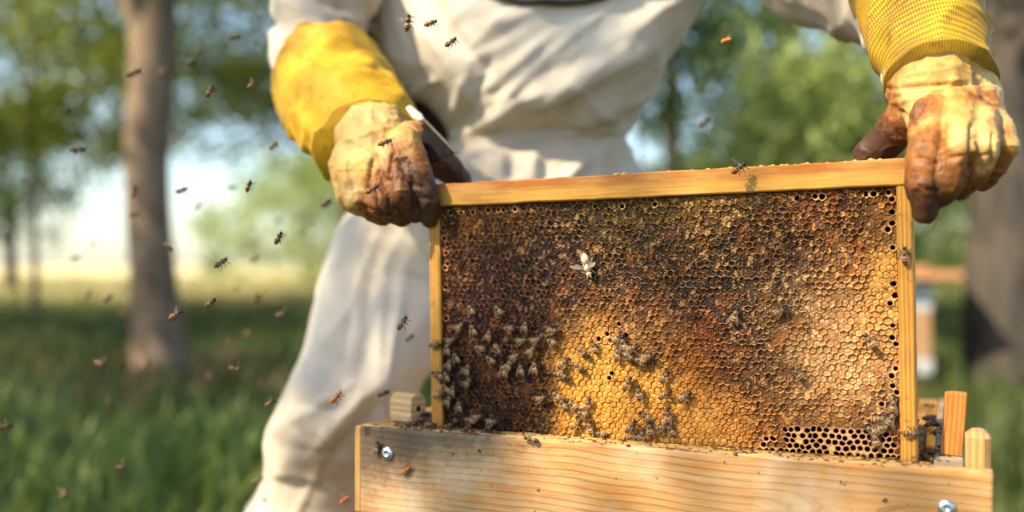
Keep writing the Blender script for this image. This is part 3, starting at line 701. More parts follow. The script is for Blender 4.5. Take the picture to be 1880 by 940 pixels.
score = cells[:, 0] + np.where(isopen, 1.0, 0.0)
big = set(np.argsort(-score)[:300].tolist())
v, f, c = build_cells([i for i in range(len(cells)) if i not in big])
me = mesh('comb', v, f, M_comb); attr(me, 'wax', c); comb = tag(obj('comb', me, fr), kind='stuff')
obj('comb_core', mesh('comb_core', *bevel_box(X0 + 0.0002, X1 - 0.0002, 0.0035, 0.0105, Z0 + 0.0002, Z1 - 0.0002, 0.001), plain('old_wax', (0.10, 0.05, 0.02), 0.5), False), comb)
for i in sorted(big):
    v, f, c = build_cells([i]); o = np.array([cells[i][0], -0.0085, cells[i][1]])
    me = mesh('wax_cell', v - o, f, M_comb); attr(me, 'wax', c); obj('wax_cell', me, comb, tuple(o))
# frames still standing in the box
M_old = wood('old_frame_wood', (0.46, 0.26, 0.09), (0.26, 0.11, 0.03), 'x', 80, 0.1, 0.9, seed=7.7)
proto = None
for k in range(7):
    y = 0.098 + 0.039 * k
    if proto is None:
        proto = empty('framed_honeycomb', FL + NB * y, (0, 0, ANG))
        obj('top_bar', mesh('top_bar', *bevel_box(0.028, 0.452, -0.0125, 0.0125, TOP - 0.024, TOP - 0.008, 0.0015), M_old, False), proto)
        for x in (0.04, 0.432): obj('side_bar', mesh('side_bar', *bevel_box(x, x + 0.01, -0.0125, 0.0125, TOP - 0.25, TOP - 0.0245, 0.001), M_old, False), proto)
        obj('comb_slab', mesh('comb_slab', *bevel_box(0.051, 0.431, -0.010, 0.010, TOP - 0.24, TOP - 0.025, 0.004), plain('brown_comb', (0.16, 0.08, 0.03), 0.5, var=0.5, scale=150), False), proto)
        r = proto
    else:
        r = proto.copy(); C.objects.link(r); r.location = FL + NB * y
        for ch in list(proto.children): c_ = ch.copy(); C.objects.link(c_); c_.parent = r
    tag(r, 'brown wooden frame hanging inside the open hive box', 'hive frame', 'frames hanging inside the hive box')

# ------------------------------------------------------------------ the beekeeper
person = empty('person', (-0.03, 1.32, 0))
tag(person, 'person in cream beekeeping suit and long yellow gloves lifting a honeycomb frame', 'person')
PO = np.array(person.location)
def suit_mat():
    M = Mat('cream_cotton_suit', 0.85, 0.15)
    big = M.noise(M.coord(), 5.5, 4, 0.6); mid = M.noise(M.coord(), 26, 4, 0.65); wv = M.noise(M.coord(), 700, 2, 0.6)
    c = M.mix(M.ramp(big, [(0.35, 0), (0.7, 1)]), (0.66, 0.60, 0.51), (0.55, 0.475, 0.375))
    c = M.mix(M.math('MULTIPLY', M.ramp(mid, [(0.56, 0), (0.78, 1)]), 0.5), c, (0.46, 0.35, 0.23))
    gr = M.math('MULTIPLY', M.attr('grime_shade'), M.ramp(M.noise(M.coord(), 14, 5, 0.65), [(0.3, 0.45), (0.65, 1.0)])); c = M.mix(gr, c, (0.27, 0.175, 0.085))
    M.col(c); M.bump(M.mix(0.75, mid, wv), 0.0012, 0.5)
    M.b.inputs['Sheen Weight'].default_value = 0.15
    return M.m
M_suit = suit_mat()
def loft(secs, n=40, k=6):               # rows: x, y, z, rx, ry
    s = spline(secs, k); v = []; f = []
    for (x, y, z, rx, ry) in s:
        for i in range(n):
            q = 2 * math.pi * i / n; cx, sx = math.cos(q), math.sin(q)
            v.append((x + rx * math.copysign(abs(cx) ** 0.88, cx), y + ry * math.copysign(abs(sx) ** 0.88, sx), z))
    m = len(s)
    for j in range(m - 1):
        for i in range(n): f.append((j * n + i, j * n + (i + 1) % n, (j + 1) * n + (i + 1) % n, (j + 1) * n + i))
    f.append(tuple(range(n - 1, -1, -1))); f.append(tuple(range((m - 1) * n, m * n)))
    return v, f
def sec(L, Rr, py, Y, ry): # silhouette left/right pixel at height py
    a = P(L, py, Y); b = P(Rr, py, Y); return ((a.x + b.x) / 2, Y, a.z, (b.x - a.x) / 2, ry)
TY = 1.33
S = MB()
S.add(loft([sec(860, 1110, -440, TY + .02, 0.07), sec(745, 1225, -385, TY + .02, 0.10), sec(660, 1310, -300, TY + 0.01, 0.125), sec(650, 1330, -150, TY, 0.14), sec(672, 1300, -20, TY - 0.01, 0.15), sec(690, 1262, 50, TY - 0.015, 0.155),
            sec(712, 1230, 100, TY - 0.02, 0.16), sec(740, 1198, 150, TY - 0.02, 0.16), sec(780, 1168, 200, TY - 0.015, 0.15), sec(812, 1149, 235, TY - 0.005, 0.137),
            sec(815, 1146, 262, TY, 0.120), sec(780, 1160, 292, TY, 0.128), sec(700, 1178, 340, TY, 0.14), sec(640, 1190, 400, TY, 0.145), sec(622, 1200, 470, TY, 0.145), sec(640, 1190, 540, TY, 0.13), sec(720, 1100, 590, TY, 0.08)]))
def leg(rows): return loft(rows, 32, 6)
LY = 1.235
S.add(leg([sec(640, 850, 400, TY - 0.01, 0.11), sec(608, 860, 480, TY - 0.03, 0.118), sec(592, 850, 560, LY + 0.03, 0.115), sec(572, 815, 650, LY + 0.01, 0.112), sec(556, 780, 690, LY, 0.112), sec(535, 765, 730, LY, 0.115), sec(514, 745, 770, LY, 0.118), sec(503, 725, 800, LY, 0.112), sec(505, 712, 822, LY, 0.108),
           sec(504, 702, 850, LY + 0.005, 0.104), sec(497, 695, 878, LY, 0.102), sec(484, 690, 905, LY, 0.101), sec(466, 690, 940, LY, 0.105), sec(450, 660, 1020, LY, 0.10), sec(440, 620, 1200, LY, 0.09), sec(445, 600, 1500, LY + .03, 0.085), sec(440, 585, 1680, LY + .03, 0.08)]))
S.add(leg([(0.09, TY, 0.98, 0.12, 0.12), (0.115, TY + 0.05, 0.86, 0.115, 0.115), (0.15, TY + 0.13, 0.70, 0.105, 0.11), (0.18, TY + 0.18, 0.50, 0.095, 0.10), (0.19, TY + 0.20, 0.30, 0.09, 0.095), (0.19, TY + 0.20, 0.10, 0.085, 0.09)]))
# arm at the left of the picture: shoulder, elbow, forearm running into the gauntlet
S.chain([P(730, -330, 1.34), P(640, -160, 1.30), P(598, -60, 1.24), P(594, -14, 1.20)], [0.085, 0.080, 0.072, 0.066])
S.chain([P(594, -14, 1.20), P(576, 96, 1.165), P(606, 160, 1.07), P(660, 225, 0.96)], [0.050, 0.047, 0.041, 0.032])
# arm at the right
S.chain([P(1235, -330, 1.34), P(1390, -150, 1.24), P(1520, -75, 1.08), P(1600, -40, 0.97)], [0.085, 0.080, 0.072, 0.062])
S.chain([P(1600, -40, 0.97), P(1665, 0, 0.87), P(1695, 70, 0.79), P(1712, 140, 0.745)], [0.062, 0.046, 0.036, 0.03])
me = remesh(S, 0.0048, 4)
v = co_of(me).astype(float); nn = no_of(me).astype(float)
px = 940 + FPX * v[:, 0] / v[:, 1]; py = HOR - FPX * (v[:, 2] - CAM_Z) / v[:, 1]
front = np.clip(-nn[:, 1] * 1.6 + 0.35, 0, 1)
def segd(ax, ay, bx, by):
    dx, dy = bx - ax, by - ay; t = np.clip(((px - ax) * dx + (py - ay) * dy) / (dx * dx + dy * dy), 0, 1)
    return np.hypot(px - ax - t * dx, py - ay - t * dy), t
disp = np.zeros(len(v))
folds = [ # polyline of a fold, half width in px, height in mm
    ([(1250, 40), (1160, 100), (1060, 155), (960, 195), (850, 232)], 26, 11), ([(1265, 95), (1180, 165), (1080, 215), (980, 240)], 20, 8), ([(1215, 25), (1110, 95), (1010, 130)], 13, -5),
    ([(1130, 130), (1040, 185), (950, 215)], 13, -6), ([(1150, 200), (1060, 232), (930, 250)], 13, -5), ([(700, 60), (735, 150), (790, 215), (840, 245)], 16, 8), ([(735, 20), (760, 110), (800, 180)], 9, -5),
    ([(770, 10), (800, 80), (850, 160), (890, 215)], 10, 6), ([(815, 15), (840, 70), (900, 130)], 8, -5), ([(725, 30), (745, 85), (755, 130)], 8, 5), ([(860, 130), (840, 190), (815, 235)], 9, 6),
    ([(900, 110), (875, 180), (850, 225)], 7, -4), ([(1010, 60), (960, 110), (890, 160)], 12, 5), ([(960, 40), (900, 80), (850, 100)], 10, -3), ([(1185, 60), (1195, 130), (1150, 190)], 14, 6), ([(1225, 70), (1215, 130), (1170, 200)], 10, -6),
    ([(1050, 150), (1085, 190), (1125, 215)], 8, 5), ([(800, 262), (900, 268), (1010, 262), (1150, 250)], 6, -7), ([(810, 245), (930, 252), (1040, 246), (1150, 232)], 8, 4),
    ([(790, 150), (770, 165), (760, 190)], 8, 5), ([(810, 145), (795, 150), (780, 152)], 6, 4),
    ([(690, 480), (672, 560), (668, 650), (655, 720)], 13, -8), ([(712, 470), (700, 560), (694, 660), (690, 730)], 12, 7), ([(640, 420), (622, 500), (606, 600), (590, 690)], 12, 6), ([(650, 480), (640, 580), (628, 660)], 9, -4),
    ([(560, 690), (600, 740), (640, 790)], 14, 7), ([(700, 700), (640, 755), (575, 835)], 12, 9), ([(715, 735), (650, 790), (600, 850)], 14, -10), ([(520, 760), (560, 800), (600, 815)], 10, -5), ([(640, 430), (700, 425), (780, 440)], 10, -4), ([(620, 505), (700, 498), (780, 505)], 5, 3),
    ([(505, 800), (560, 768), (650, 700)], 9, 6), ([(500, 808), (580, 830), (640, 832)], 9, -4), ([(530, 740), (600, 750), (690, 740)], 9, -5), ([(520, 860), (590, 880), (650, 930)], 10, 6), ([(500, 40), (560, 62), (640, 70), (700, 70)], 9, -9), ([(500, 58), (570, 78), (660, 84)], 8, 6), ([(520, 5), (590, 35), (680, 42)], 10, 6), ([(560, -20), (600, 10), (690, 15)], 8, -5), ([(640, -30), (620, 20), (600, 50)], 8, -4),
    ([(1470, -10), (1500, 35), (1545, 80)], 8, 6), ([(1500, -10), (1540, 40), (1570, 95)], 7, -6), ([(1535, -20), (1570, 40), (1595, 110)], 7, 6), ([(1400, -10), (1460, 5), (1520, 30)], 7, 4)]
for poly_, wd, mm in folds:
    d = np.full(len(v), 1e9); tt = np.zeros(len(v)); m = len(poly_) - 1
    for i in range(m):
        dd, t = segd(*poly_[i], *poly_[i + 1]); better = dd < d; d = np.where(better, dd, d); tt = np.where(better, (i + t) / m, tt)
    disp += mm * 0.001 * np.exp(-(d / wd) ** 1.35) * 1.15 * np.sin(np.pi * np.clip(0.12 + 0.76 * tt, 0, 1)) * front
# pleats below the waist, then wrinkles everywhere
wz = np.exp(-((py - 305) / 28) ** 2) * (px > 780) * (px < 1190); disp += wz * front * 0.010 * (vnoise(np.stack([px / 20.0, 0 * px, py / 160.0], 1), 1.0, 3) - 0.5) * 2
wz = np.exp(-((py - 215) / 35) ** 2) * (px > 760) * (px < 1170); disp += wz * front * 0.007 * (vnoise(np.stack([px / 26.0, 0 * px, py / 90.0], 1), 1.0, 5) - 0.5) * 2
def streak(ax, az, fa, fc, sd_):          # long creases along a direction of the cloth
    al = v[:, 0] * ax + v[:, 2] * az; ac = v[:, 0] * -az + v[:, 2] * ax; bend = (fbm(v, 5, sd_ + 40) - 0.5) * 0.06
    r_ = 1 - np.abs(2 * vnoise(np.stack([al * fa, (ac + bend) * fc, v[:, 1] * fa], 1), 1.0, sd_) - 1); return r_ ** 3 - 0.25
sm = lambda x: np.clip(x, 0, 1) ** 2 * (3 - 2 * np.clip(x, 0, 1))
m_leg = sm((py - 330) / 80); m_left = (1 - m_leg) * sm((900 - px) / 120); m_right = (1 - m_leg) * (1 - sm((900 - px) / 120)); m_arm = np.clip(sm((640 - px) / 60) * (py < 200) + sm((px - 1350) / 60), 0, 1); m_left *= 1 - m_arm; m_right *= 1 - m_arm
disp += m_right * (streak(0.84, 0.54, 4, 18, 2) * 0.011 + streak(0.78, 0.62, 6, 40, 4) * 0.0038 + streak(0.9, 0.44, 8, 80, 26) * 0.0016) + m_left * (streak(0.55, -0.83, 6, 28, 6) * 0.010 + streak(0.45, -0.89, 9, 55, 8) * 0.0045)
disp += m_leg * (streak(0.12, 0.99, 3, 18, 10) * 0.010 + streak(0.45, 0.89, 7, 40, 12) * 0.0045) + m_arm * (streak(0.95, 0.3, 6, 26, 14) * 0.006 + streak(0.9, -0.4, 12, 52, 16) * 0.003)
disp += (fbm(v, 6, 12) - 0.5) * 0.008 + (vnoise(v, 70, 17) - 0.5) * 0.0006
v += nn * disp[:, None]
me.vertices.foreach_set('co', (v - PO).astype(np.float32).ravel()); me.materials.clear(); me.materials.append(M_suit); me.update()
me.polygons.foreach_set('use_smooth', [True] * len(me.polygons))
gsp = [((615, 885, 1.14), .075, .85), ((660, 820, 1.14), .05, .6), ((740, 120, 1.18), .035, .40), ((640, 30, 1.14), .055, .72), ((1560, 60, .95), .08, .85), ((1500, 10, 1.02), .08, .7), ((1050, 190, 1.17), .06, .22), ((960, 265, 1.2), .05, .22), ((740, 440, 1.2), .05, .25), ((1200, 120, 1.2), .06, .25)]  # grime spots; those on the sleeves and lower leg also paint in shade
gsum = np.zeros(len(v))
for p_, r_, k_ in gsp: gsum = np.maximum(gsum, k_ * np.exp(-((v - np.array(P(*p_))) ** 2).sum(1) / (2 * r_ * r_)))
attr(me, 'grime_shade', gsum)
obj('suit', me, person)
# added dark brown sheet that paints the shade between sleeve and body
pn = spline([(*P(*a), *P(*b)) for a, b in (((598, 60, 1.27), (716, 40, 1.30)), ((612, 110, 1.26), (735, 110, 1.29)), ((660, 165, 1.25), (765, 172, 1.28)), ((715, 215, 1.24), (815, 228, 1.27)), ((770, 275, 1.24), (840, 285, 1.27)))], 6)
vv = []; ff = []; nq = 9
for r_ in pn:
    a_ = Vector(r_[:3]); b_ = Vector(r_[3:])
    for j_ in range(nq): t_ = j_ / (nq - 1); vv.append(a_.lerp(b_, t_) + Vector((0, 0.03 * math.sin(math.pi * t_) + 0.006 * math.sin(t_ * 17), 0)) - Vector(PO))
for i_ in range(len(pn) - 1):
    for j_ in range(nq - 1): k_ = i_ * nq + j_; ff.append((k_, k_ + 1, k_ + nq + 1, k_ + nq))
o = obj('shade_panel', mesh('shade_panel', vv, ff, plain('dark_brown_shade', (0.035, 0.02, 0.012), 0.85, var=0.4, scale=40)), person); md = o.modifiers.new('solid', 'SOLIDIFY'); md.thickness = 0.004
# collar of the veil at the very top, hood and hat above it
M_veil = plain('grey_veil_band', (0.34, 0.31, 0.28), 0.8, var=0.2, scale=250); M_pipe = plain('dark_piping', (0.02, 0.018, 0.016), 0.7)
hem = []
hp = spline([(868, -34), (900, -3), (950, 7), (1000, 10), (1050, 7), (1110, -5), (1140, -36)], 8)
def on_suit(a, b):                        # front of the suit under a pixel
    k = np.argmin((px - a) ** 2 + (py - b) ** 2 + np.where(nn[:, 1] < -0.2, 0, 1e9)); return Vector(v[k])
hem = [on_suit(*h) + Vector((0, -0.006, 0)) for h in hp]
ys = spline([(h.x, h.y, h.z) for h in hem[::6] + [hem[-1]]], 6)
hem = [Vector(y) - Vector(PO) for y in ys]
obj('veil_piping', mesh('veil_piping', *tube(hem, [0.0035] * len(hem), 8), M_pipe), person)
vv = []; ff = []; neck = Vector((0.04, 1.33, 1.50)) - Vector(PO)
for i, h in enumerate(hem):
    for t in (0, 0.15, 0.4, 0.7, 1.0):
        top = Vector((h.x * 0.9 + 0.004, h.y + 0.06, 0.62 + CAM_Z)); p = h.lerp(top, t); p.y -= 0.012 * math.sin(math.pi * t); vv.append(p)
for i in range(len(hem) - 1):
    for j in range(4): ff.append((i * 5 + j, i * 5 + j + 1, i * 5 + j + 6, i * 5 + j + 5))
me = mesh('veil_bib', vv, ff, M_veil); o = obj('veil_bib', me, person); md = o.modifiers.new('solid', 'SOLIDIFY'); md.thickness = 0.003
H = MB().chain([Vector((0.045, 1.31, 1.50)) - Vector(PO), Vector((0.045, 1.28, 1.60)) - Vector(PO), Vector((0.045, 1.275, 1.66)) - Vector(PO)], [0.075, 0.105, 0.108])
obj('hood', remesh(H, 0.012, 3), person).data.materials.append(M_suit)
vv, ff = tube([Vector((0.045, 1.26, 1.47)) - Vector(PO), Vector((0.045, 1.23, 1.55)) - Vector(PO), Vector((0.045, 1.225, 1.66)) - Vector(PO), Vector((0.045, 1.24, 1.71)) - Vector(PO)], [0.085, 0.115, 0.118, 0.10], 24)
obj('face_veil', mesh('face_veil', vv, ff, plain('black_net', (0.02, 0.02, 0.02), 0.8)), person)
vv, ff = loft([(0.045, 1.27, 1.70, 0.17, 0.18), (0.045, 1.27, 1.712, 0.165, 0.175), (0.045, 1.275, 1.725, 0.105, 0.115), (0.045, 1.275, 1.78, 0.095, 0.105), (0.045, 1.275, 1.81, 0.06, 0.07)], 28, 4)
obj('hat', mesh('hat', np.array(vv) - PO, ff, M_suit), person)
M_boot = plain('rubber_boot', (0.05, 0.06, 0.04), 0.45, 0.4)
for (bx, by) in ((sec(440, 585, 1680, LY + .03, .08)[0], LY + 0.03), (0.19, TY + 0.20)):
    mb = MB().chain([(bx, by, 0.24), (bx, by, 0.10), (bx, by - 0.02, 0.055)], [0.068, 0.058, 0.055]).chain([(bx, by + 0.03, 0.045), (bx, by - 0.08, 0.045), (bx, by - 0.16, 0.038)], [0.045, 0.046, 0.037])
    me = remesh(mb, 0.008, 3); c0 = co_of(me) - PO; me.vertices.foreach_set('co', c0.astype(np.float32).ravel()); me.materials.append(M_boot); obj('boot', me, person)

# ------------------------------------------------------------------ gloves
def leather_mat():
    M = Mat('stained_leather', 0.55, 0.35)
    a = M.attr('stain'); n1 = M.noise(M.coord(), 45, 5, 0.65); n2 = M.noise(M.coord(), 240, 4, 0.7); n3 = M.noise(M.coord(), 16, 3, 0.6)
    c = M.mix(M.ramp(n3, [(0.35, 0), (0.65, 1)]), (0.54, 0.385, 0.15), (0.50, 0.27, 0.045))
    f = M.math('ADD', a, M.math('MULTIPLY', M.math('SUBTRACT', n1, 0.5), 1.2))
    c = M.mix(M.ramp(f, [(0.30, 0), (0.62, 1)]), c, (0.25, 0.085, 0.012))
    f2 = M.math('ADD', a, M.math('MULTIPLY', M.math('SUBTRACT', n2, 0.5), 1.2)); c = M.mix(M.ramp(f2, [(0.62, 0), (1.05, 0.95)]), c, (0.045, 0.02, 0.012))
    M.col(c); M.bump(M.mix(0.5, n1, n2), 0.0011, 0.7); return M.m
M_lea = leather_mat()
def gaunt_mat(mesh_holes):
    M = Mat('yellow_gauntlet', 0.6, 0.25)
    n1 = M.noise(M.coord(), 22, 5, 0.65); n2 = M.noise(M.coord(), 110, 3, 0.6); a = M.attr('stain')
    c = M.mix(M.ramp(n1, [(0.3, 0), (0.7, 1)]), (0.56, 0.36, 0.018), (0.46, 0.225, 0.008))
    f = M.math('ADD', a, M.math('MULTIPLY', M.math('SUBTRACT', n1, 0.5), 1.3)); c = M.mix(M.ramp(f, [(0.42, 0), (0.9, 0.9)]), c, (0.30, 0.17, 0.03))
    c = M.mix(M.ramp(n2, [(0.57, 0), (0.70, 0.7)]), c, (0.20, 0.10, 0.02))
    if mesh_holes:
        uv = M.attr('weave'); X, Y, Z = M.sep(uv)
        s1 = M.math('SINE', M.math('MULTIPLY', X, 6.2832)); s2 = M.math('SINE', M.math('MULTIPLY', Y, 6.2832))
        h = M.math('MULTIPLY', s1, s2); hole = M.ramp(h, [(0.08, 0), (0.4, 1)])
        c = M.mix(M.math('MULTIPLY', hole, 0.8), c, (0.17, 0.10, 0.012)); M.bump(M.math('MULTIPLY', hole, -1.0), 0.0016, 1.0)
    else: M.bump(n1, 0.004, 0.6)
    M.col(c); return M.m
M_g1 = gaunt_mat(False); M_g2 = gaunt_mat(True)
def stains(w, spots, base=0.0):
    r = np.full(len(w), base)
    for (p, rad, k) in spots: r = np.maximum(r, k * np.exp(-((w - np.array(p)) ** 2).sum(1) / (2 * rad * rad)))
    return r
def glove(chains, spots, wrinkles, voxel=0.0017, base=0.0):
    mb = MB()
    for pts, rad in chains: mb.chain([P(*p) for p in pts], rad, 16)
    me = remesh(mb, voxel, 3); w = co_of(me).astype(float); n_ = no_of(me).astype(float)
    r1 = 1 - np.abs(2 * vnoise(w * np.array([1.6, 1, 0.7]), 62, 3) - 1); r2 = 1 - np.abs(2 * vnoise(w * np.array([0.8, 1.0, 1.7]), 95, 5) - 1)
    w += n_ * ((r1 ** 4 - 0.2) * 0.0010 + (r2 ** 4 - .2) * 0.0010 + (fbm(w, 24, 9) - 0.5) * 0.006)[:, None]
    gx = 940 + FPX * w[:, 0] / w[:, 1]; gy = HOR - FPX * (w[:, 2] - CAM_Z) / w[:, 1]
    for (ax, ay, bx, by, wd, mm) in wrinkles:
        dx, dy = bx - ax, by - ay; t = np.clip(((gx - ax) * dx + (gy - ay) * dy) / (dx * dx + dy * dy), 0, 1)
        d = np.hypot(gx - ax - t * dx, gy - ay - t * dy); w += n_ * (mm * 0.0007 * np.exp(-(d / wd) ** 2) * (n_[:, 1] < 0.2))[:, None]
    me.vertices.foreach_set('co', (w - PO).astype(np.float32).ravel()); me.materials.append(M_lea); me.update()
    me.polygons.foreach_set('use_smooth', [True] * len(me.polygons))
    attr(me, 'stain', stains(w, [(P(*p), rad, k) for p, rad, k in spots], base))
    return obj('glove', me, person)
def gauntlet(rows, mat_, spots, par, n=72, k=14, seed=0, wr=0.004, spin=0.0):
    """rows: px, py, Y, radius, radius2"""
    sp = spline([(*P(a, b, c), r1, r2) for a, b, c, r1, r2 in rows], k); pts = [Vector(q[:3]) for q in sp]
    v_, f_ = tube(pts, [(q[3], q[4]) for q in sp], n); v_ = np.array([tuple(p) for p in v_]); m = len(sp)
    ctr = np.repeat(np.array([q[:3] for q in sp]), n, 0); rad = v_ - ctr; rad /= np.linalg.norm(rad, axis=1)[:, None] + 1e-9
    r1 = 1 - np.abs(2 * fbm(v_ * np.array([1, 1, 1.6]), 24, seed, 2) - 1); d = (r1 ** 3 - 0.3) * wr + (fbm(v_, 12, seed + 4) - 0.5) * wr * 2
    row = np.repeat(np.arange(m), n); hemm = np.where(row > m - 4, 0.0016, 0); v_ = v_ + rad * (d + hemm)[:, None]
    me = mesh('gauntlet', v_ - PO, f_, mat_); attr(me, 'stain', stains(v_, [(P(*p), rad_, k_) for p, rad_, k_ in spots]))
    L = np.concatenate([[0], np.cumsum([(pts[i + 1] - pts[i]).length for i in range(m - 1)])])
    u = np.tile(np.arange(n) / n, m); ln = np.repeat(L, n)
    U = np.abs(u - 0.5) * 2 * 60; Vv = ln / 0.0044
    attr(me, 'weave', np.stack([(U + Vv) * 0.5, (U - Vv) * 0.5, 0 * U], 1))
    return obj('gauntlet', me, par)
# left of the picture
g1 = glove([([(665, 205, .965), (682, 250, .925), (690, 290, .900)], [.033, .035, .034]), ([(660, 300, .90), (664, 345, .890)], [.027, .024]), ([(712, 290, .895), (712, 345, .885)], [.026, .023]),
            ([(742, 265, .876), (769, 325, .856), (785, 368, .856), (789, 401, .866)], [.0165, .0128, .0108, .0082]),
            ([(716, 290, .872), (738, 352, .852), (762, 390, .864)], [.0160, .0125, .0092]), ([(685, 305, .870), (698, 372, .858), (738, 397, .872)], [.0165, .0132, .0100]),
            ([(652, 312, .878), (660, 366, .868), (702, 396, .882)], [.0165, .0130, .0100]), ([(755, 262, .905), (800, 292, .925), (845, 330, .94)], [.019, .0150, .0112])],
           [((785, 380, .86), .032, 1.35), ((760, 335, .855), .03, 1.0), ((730, 390, .86), .034, 1.0), ((690, 402, .86), .034, .66), ((650, 350, .86), .022, .5), ((772, 255, .90), .02, .75), ((835, 325, .93), .05, 1.1), ((705, 345, .85), .016, .6)],
           [(722, 285, 714, 330, 4.5, -4.5), (714, 330, 716, 400, 4, -3.5), (684, 298, 674, 348, 5, -5), (640, 255, 700, 238, 6, 2.5), (752, 300, 764, 385, 4, -4), (660, 378, 720, 402, 5, -3), (640, 290, 650, 360, 8, -2), (690, 345, 700, 395, 4, -3), (742, 330, 775, 345, 4, -2), (770, 362, 795, 365, 4, -2)], 0.0014, 0.24)
gauntlet([(598, 118, 1.13, .046, .048), (606, 142, 1.095, .054, .056), (622, 180, 1.04, .058, .059), (648, 218, .985, .055, .055), (669, 246, .948, .048, .048), (677, 266, .928, .0435, .043)], M_g1,
         [((570, 215, 1.03), .034, .66), ((622, 135, 1.04), .014, .9), ((655, 165, 1.0), .013, .8), ((640, 205, .95), .03, .55), ((600, 270, 1.0), .045, .62), ((695, 180, .98), .024, .62), ((570, 140, 1.06), .02, .5)], g1, seed=3, wr=0.0095)
# right of the picture
g2 = glove([([(1706, 120, .75), (1718, 165, .737)], [.033, .034]), ([(1692, 165, .737), (1712, 215, .718)], [.023, .017]), ([(1748, 165, .734), (1758, 212, .712)], [.026, .019]), ([(1780, 172, .734), (1800, 222, .714)], [.022, .018]),
            ([(1715, 212, .702), (1699, 280, .680), (1692, 335, .680), (1700, 387, .688)], [.0142, .0116, .0103, .0084]),
            ([(1757, 212, .694), (1760, 275, .666), (1745, 325, .671), (1722, 358, .685)], [.0138, .0110, .0100, .0088]),
            ([(1796, 220, .694), (1808, 274, .671), (1791, 318, .677), (1762, 345, .690)], [.0132, .0106, .0098, .0088]),
            ([(1822, 228, .702), (1844, 270, .687), (1830, 306, .692), (1802, 332, .704)], [.0125, .0100, .0092, .0086]),
            ([(1690, 178, .737), (1660, 222, .745), (1622, 266, .762), (1595, 285, .772)], [.0195, .0155, .0135, .0115])],
           [((1600, 285, .77), .036, 1.4), ((1645, 240, .75), .022, 1.05), ((1700, 275, .68), .020, .85), ((1700, 370, .69), .03, 1.2), ((1690, 215, .70), .016, .9), ((1800, 180, .70), .024, .62), ((1785, 250, .68), .022, .5), ((1735, 330, .67), .026, .9), ((1835, 240, .69), .02, .45), ((1780, 340, .69), .028, .95), ((1728, 270, .69), .008, 1.0), ((1782, 270, .69), .007, .9)],
           [(1730, 225, 1729, 310, 4.5, -4.5), (1784, 230, 1782, 310, 4.5, -4.5), (1824, 245, 1822, 300, 4, -4), (1640, 190, 1700, 175, 6, 2), (1655, 205, 1690, 240, 5, -3), (1775, 175, 1825, 205, 6, 1.5), (1680, 215, 1700, 180, 4, -3), (1685, 290, 1720, 300, 4, -2), (1690, 345, 1720, 350, 4, -2), (1745, 290, 1772, 285, 3.5, -2), (1795, 288, 1820, 282, 3.5, -2), (1620, 165, 1830, 150, 5, -2.5)], 0.0013, 0.34)
gauntlet([(1672, -70, .86, .052, .054), (1682, -20, .825, .050, .052), (1692, 30, .79, .047, .048), (1706, 80, .762, .043, .043), (1716, 118, .745, .0385, .039), (1722, 150, .735, .0385, .039)], M_g2,
         [((1635, 40, .76), .035, .6), ((1650, 120, .73), .026, .72), ((1610, 100, .78), .03, .6), ((1760, 70, .73), .010, .8), ((1720, 10, .76), .02, .4)], g2, n=96, k=18, seed=8, wr=0.0045)

# ------------------------------------------------------------------ hive tool in the gloved fist
tool = empty('hive_tool', P(770, 262, 0.90)); tag(tool, 'dark steel hive tool with white painted shank held in the fist', 'hive tool')
def plate(name, pts, th, m):
    a = [P(*p) - tool.location for p in pts]; nrm = (a[1] - a[0]).cross(a[2] - a[0]).normalized()
    if nrm.y > 0: nrm = -nrm
    k = len(a); vv = [p for p in a] + [p - nrm * th for p in a]; ff = [tuple(range(k)), tuple(range(2 * k - 1, k - 1, -1))] + [(i, i + k, (i + 1) % k + k, (i + 1) % k) for i in range(k)]
    me = mesh(name, vv, ff, m, False); o = obj(name, me, tool); b = o.modifiers.new('b', 'BEVEL'); b.width = 0.0006; b.segments = 2; return o
M_steel = plain('blackened_steel', (0.014, 0.011, 0.010), 0.85, 0.08, 0.0, 0.4, 120)
plate('blade', [(776, 226, .897), (783, 223, .895), (836, 279, .883), (790, 301, .880), (752, 300, .885), (752, 250, .893)], 0.0028, M_steel)
plate('blade_edge', [(777, 221, .8945), (781, 219, .894), (839, 279, .882), (834, 281, .8825)], 0.0034, plain('pale_steel_edge', (0.11, 0.09, 0.065), 0.5, 0.4, 0.2, 0.3, 300))  # thin plate in a paler steel along the blade edge
plate('shank', [(744, 198, .915), (752, 192, .915), (774, 209, .902), (778, 219, .900), (768, 221, .901), (757, 216, .905)], 0.007, plain('white_paint', (0.34, 0.32, 0.28), 0.6, var=0.2))

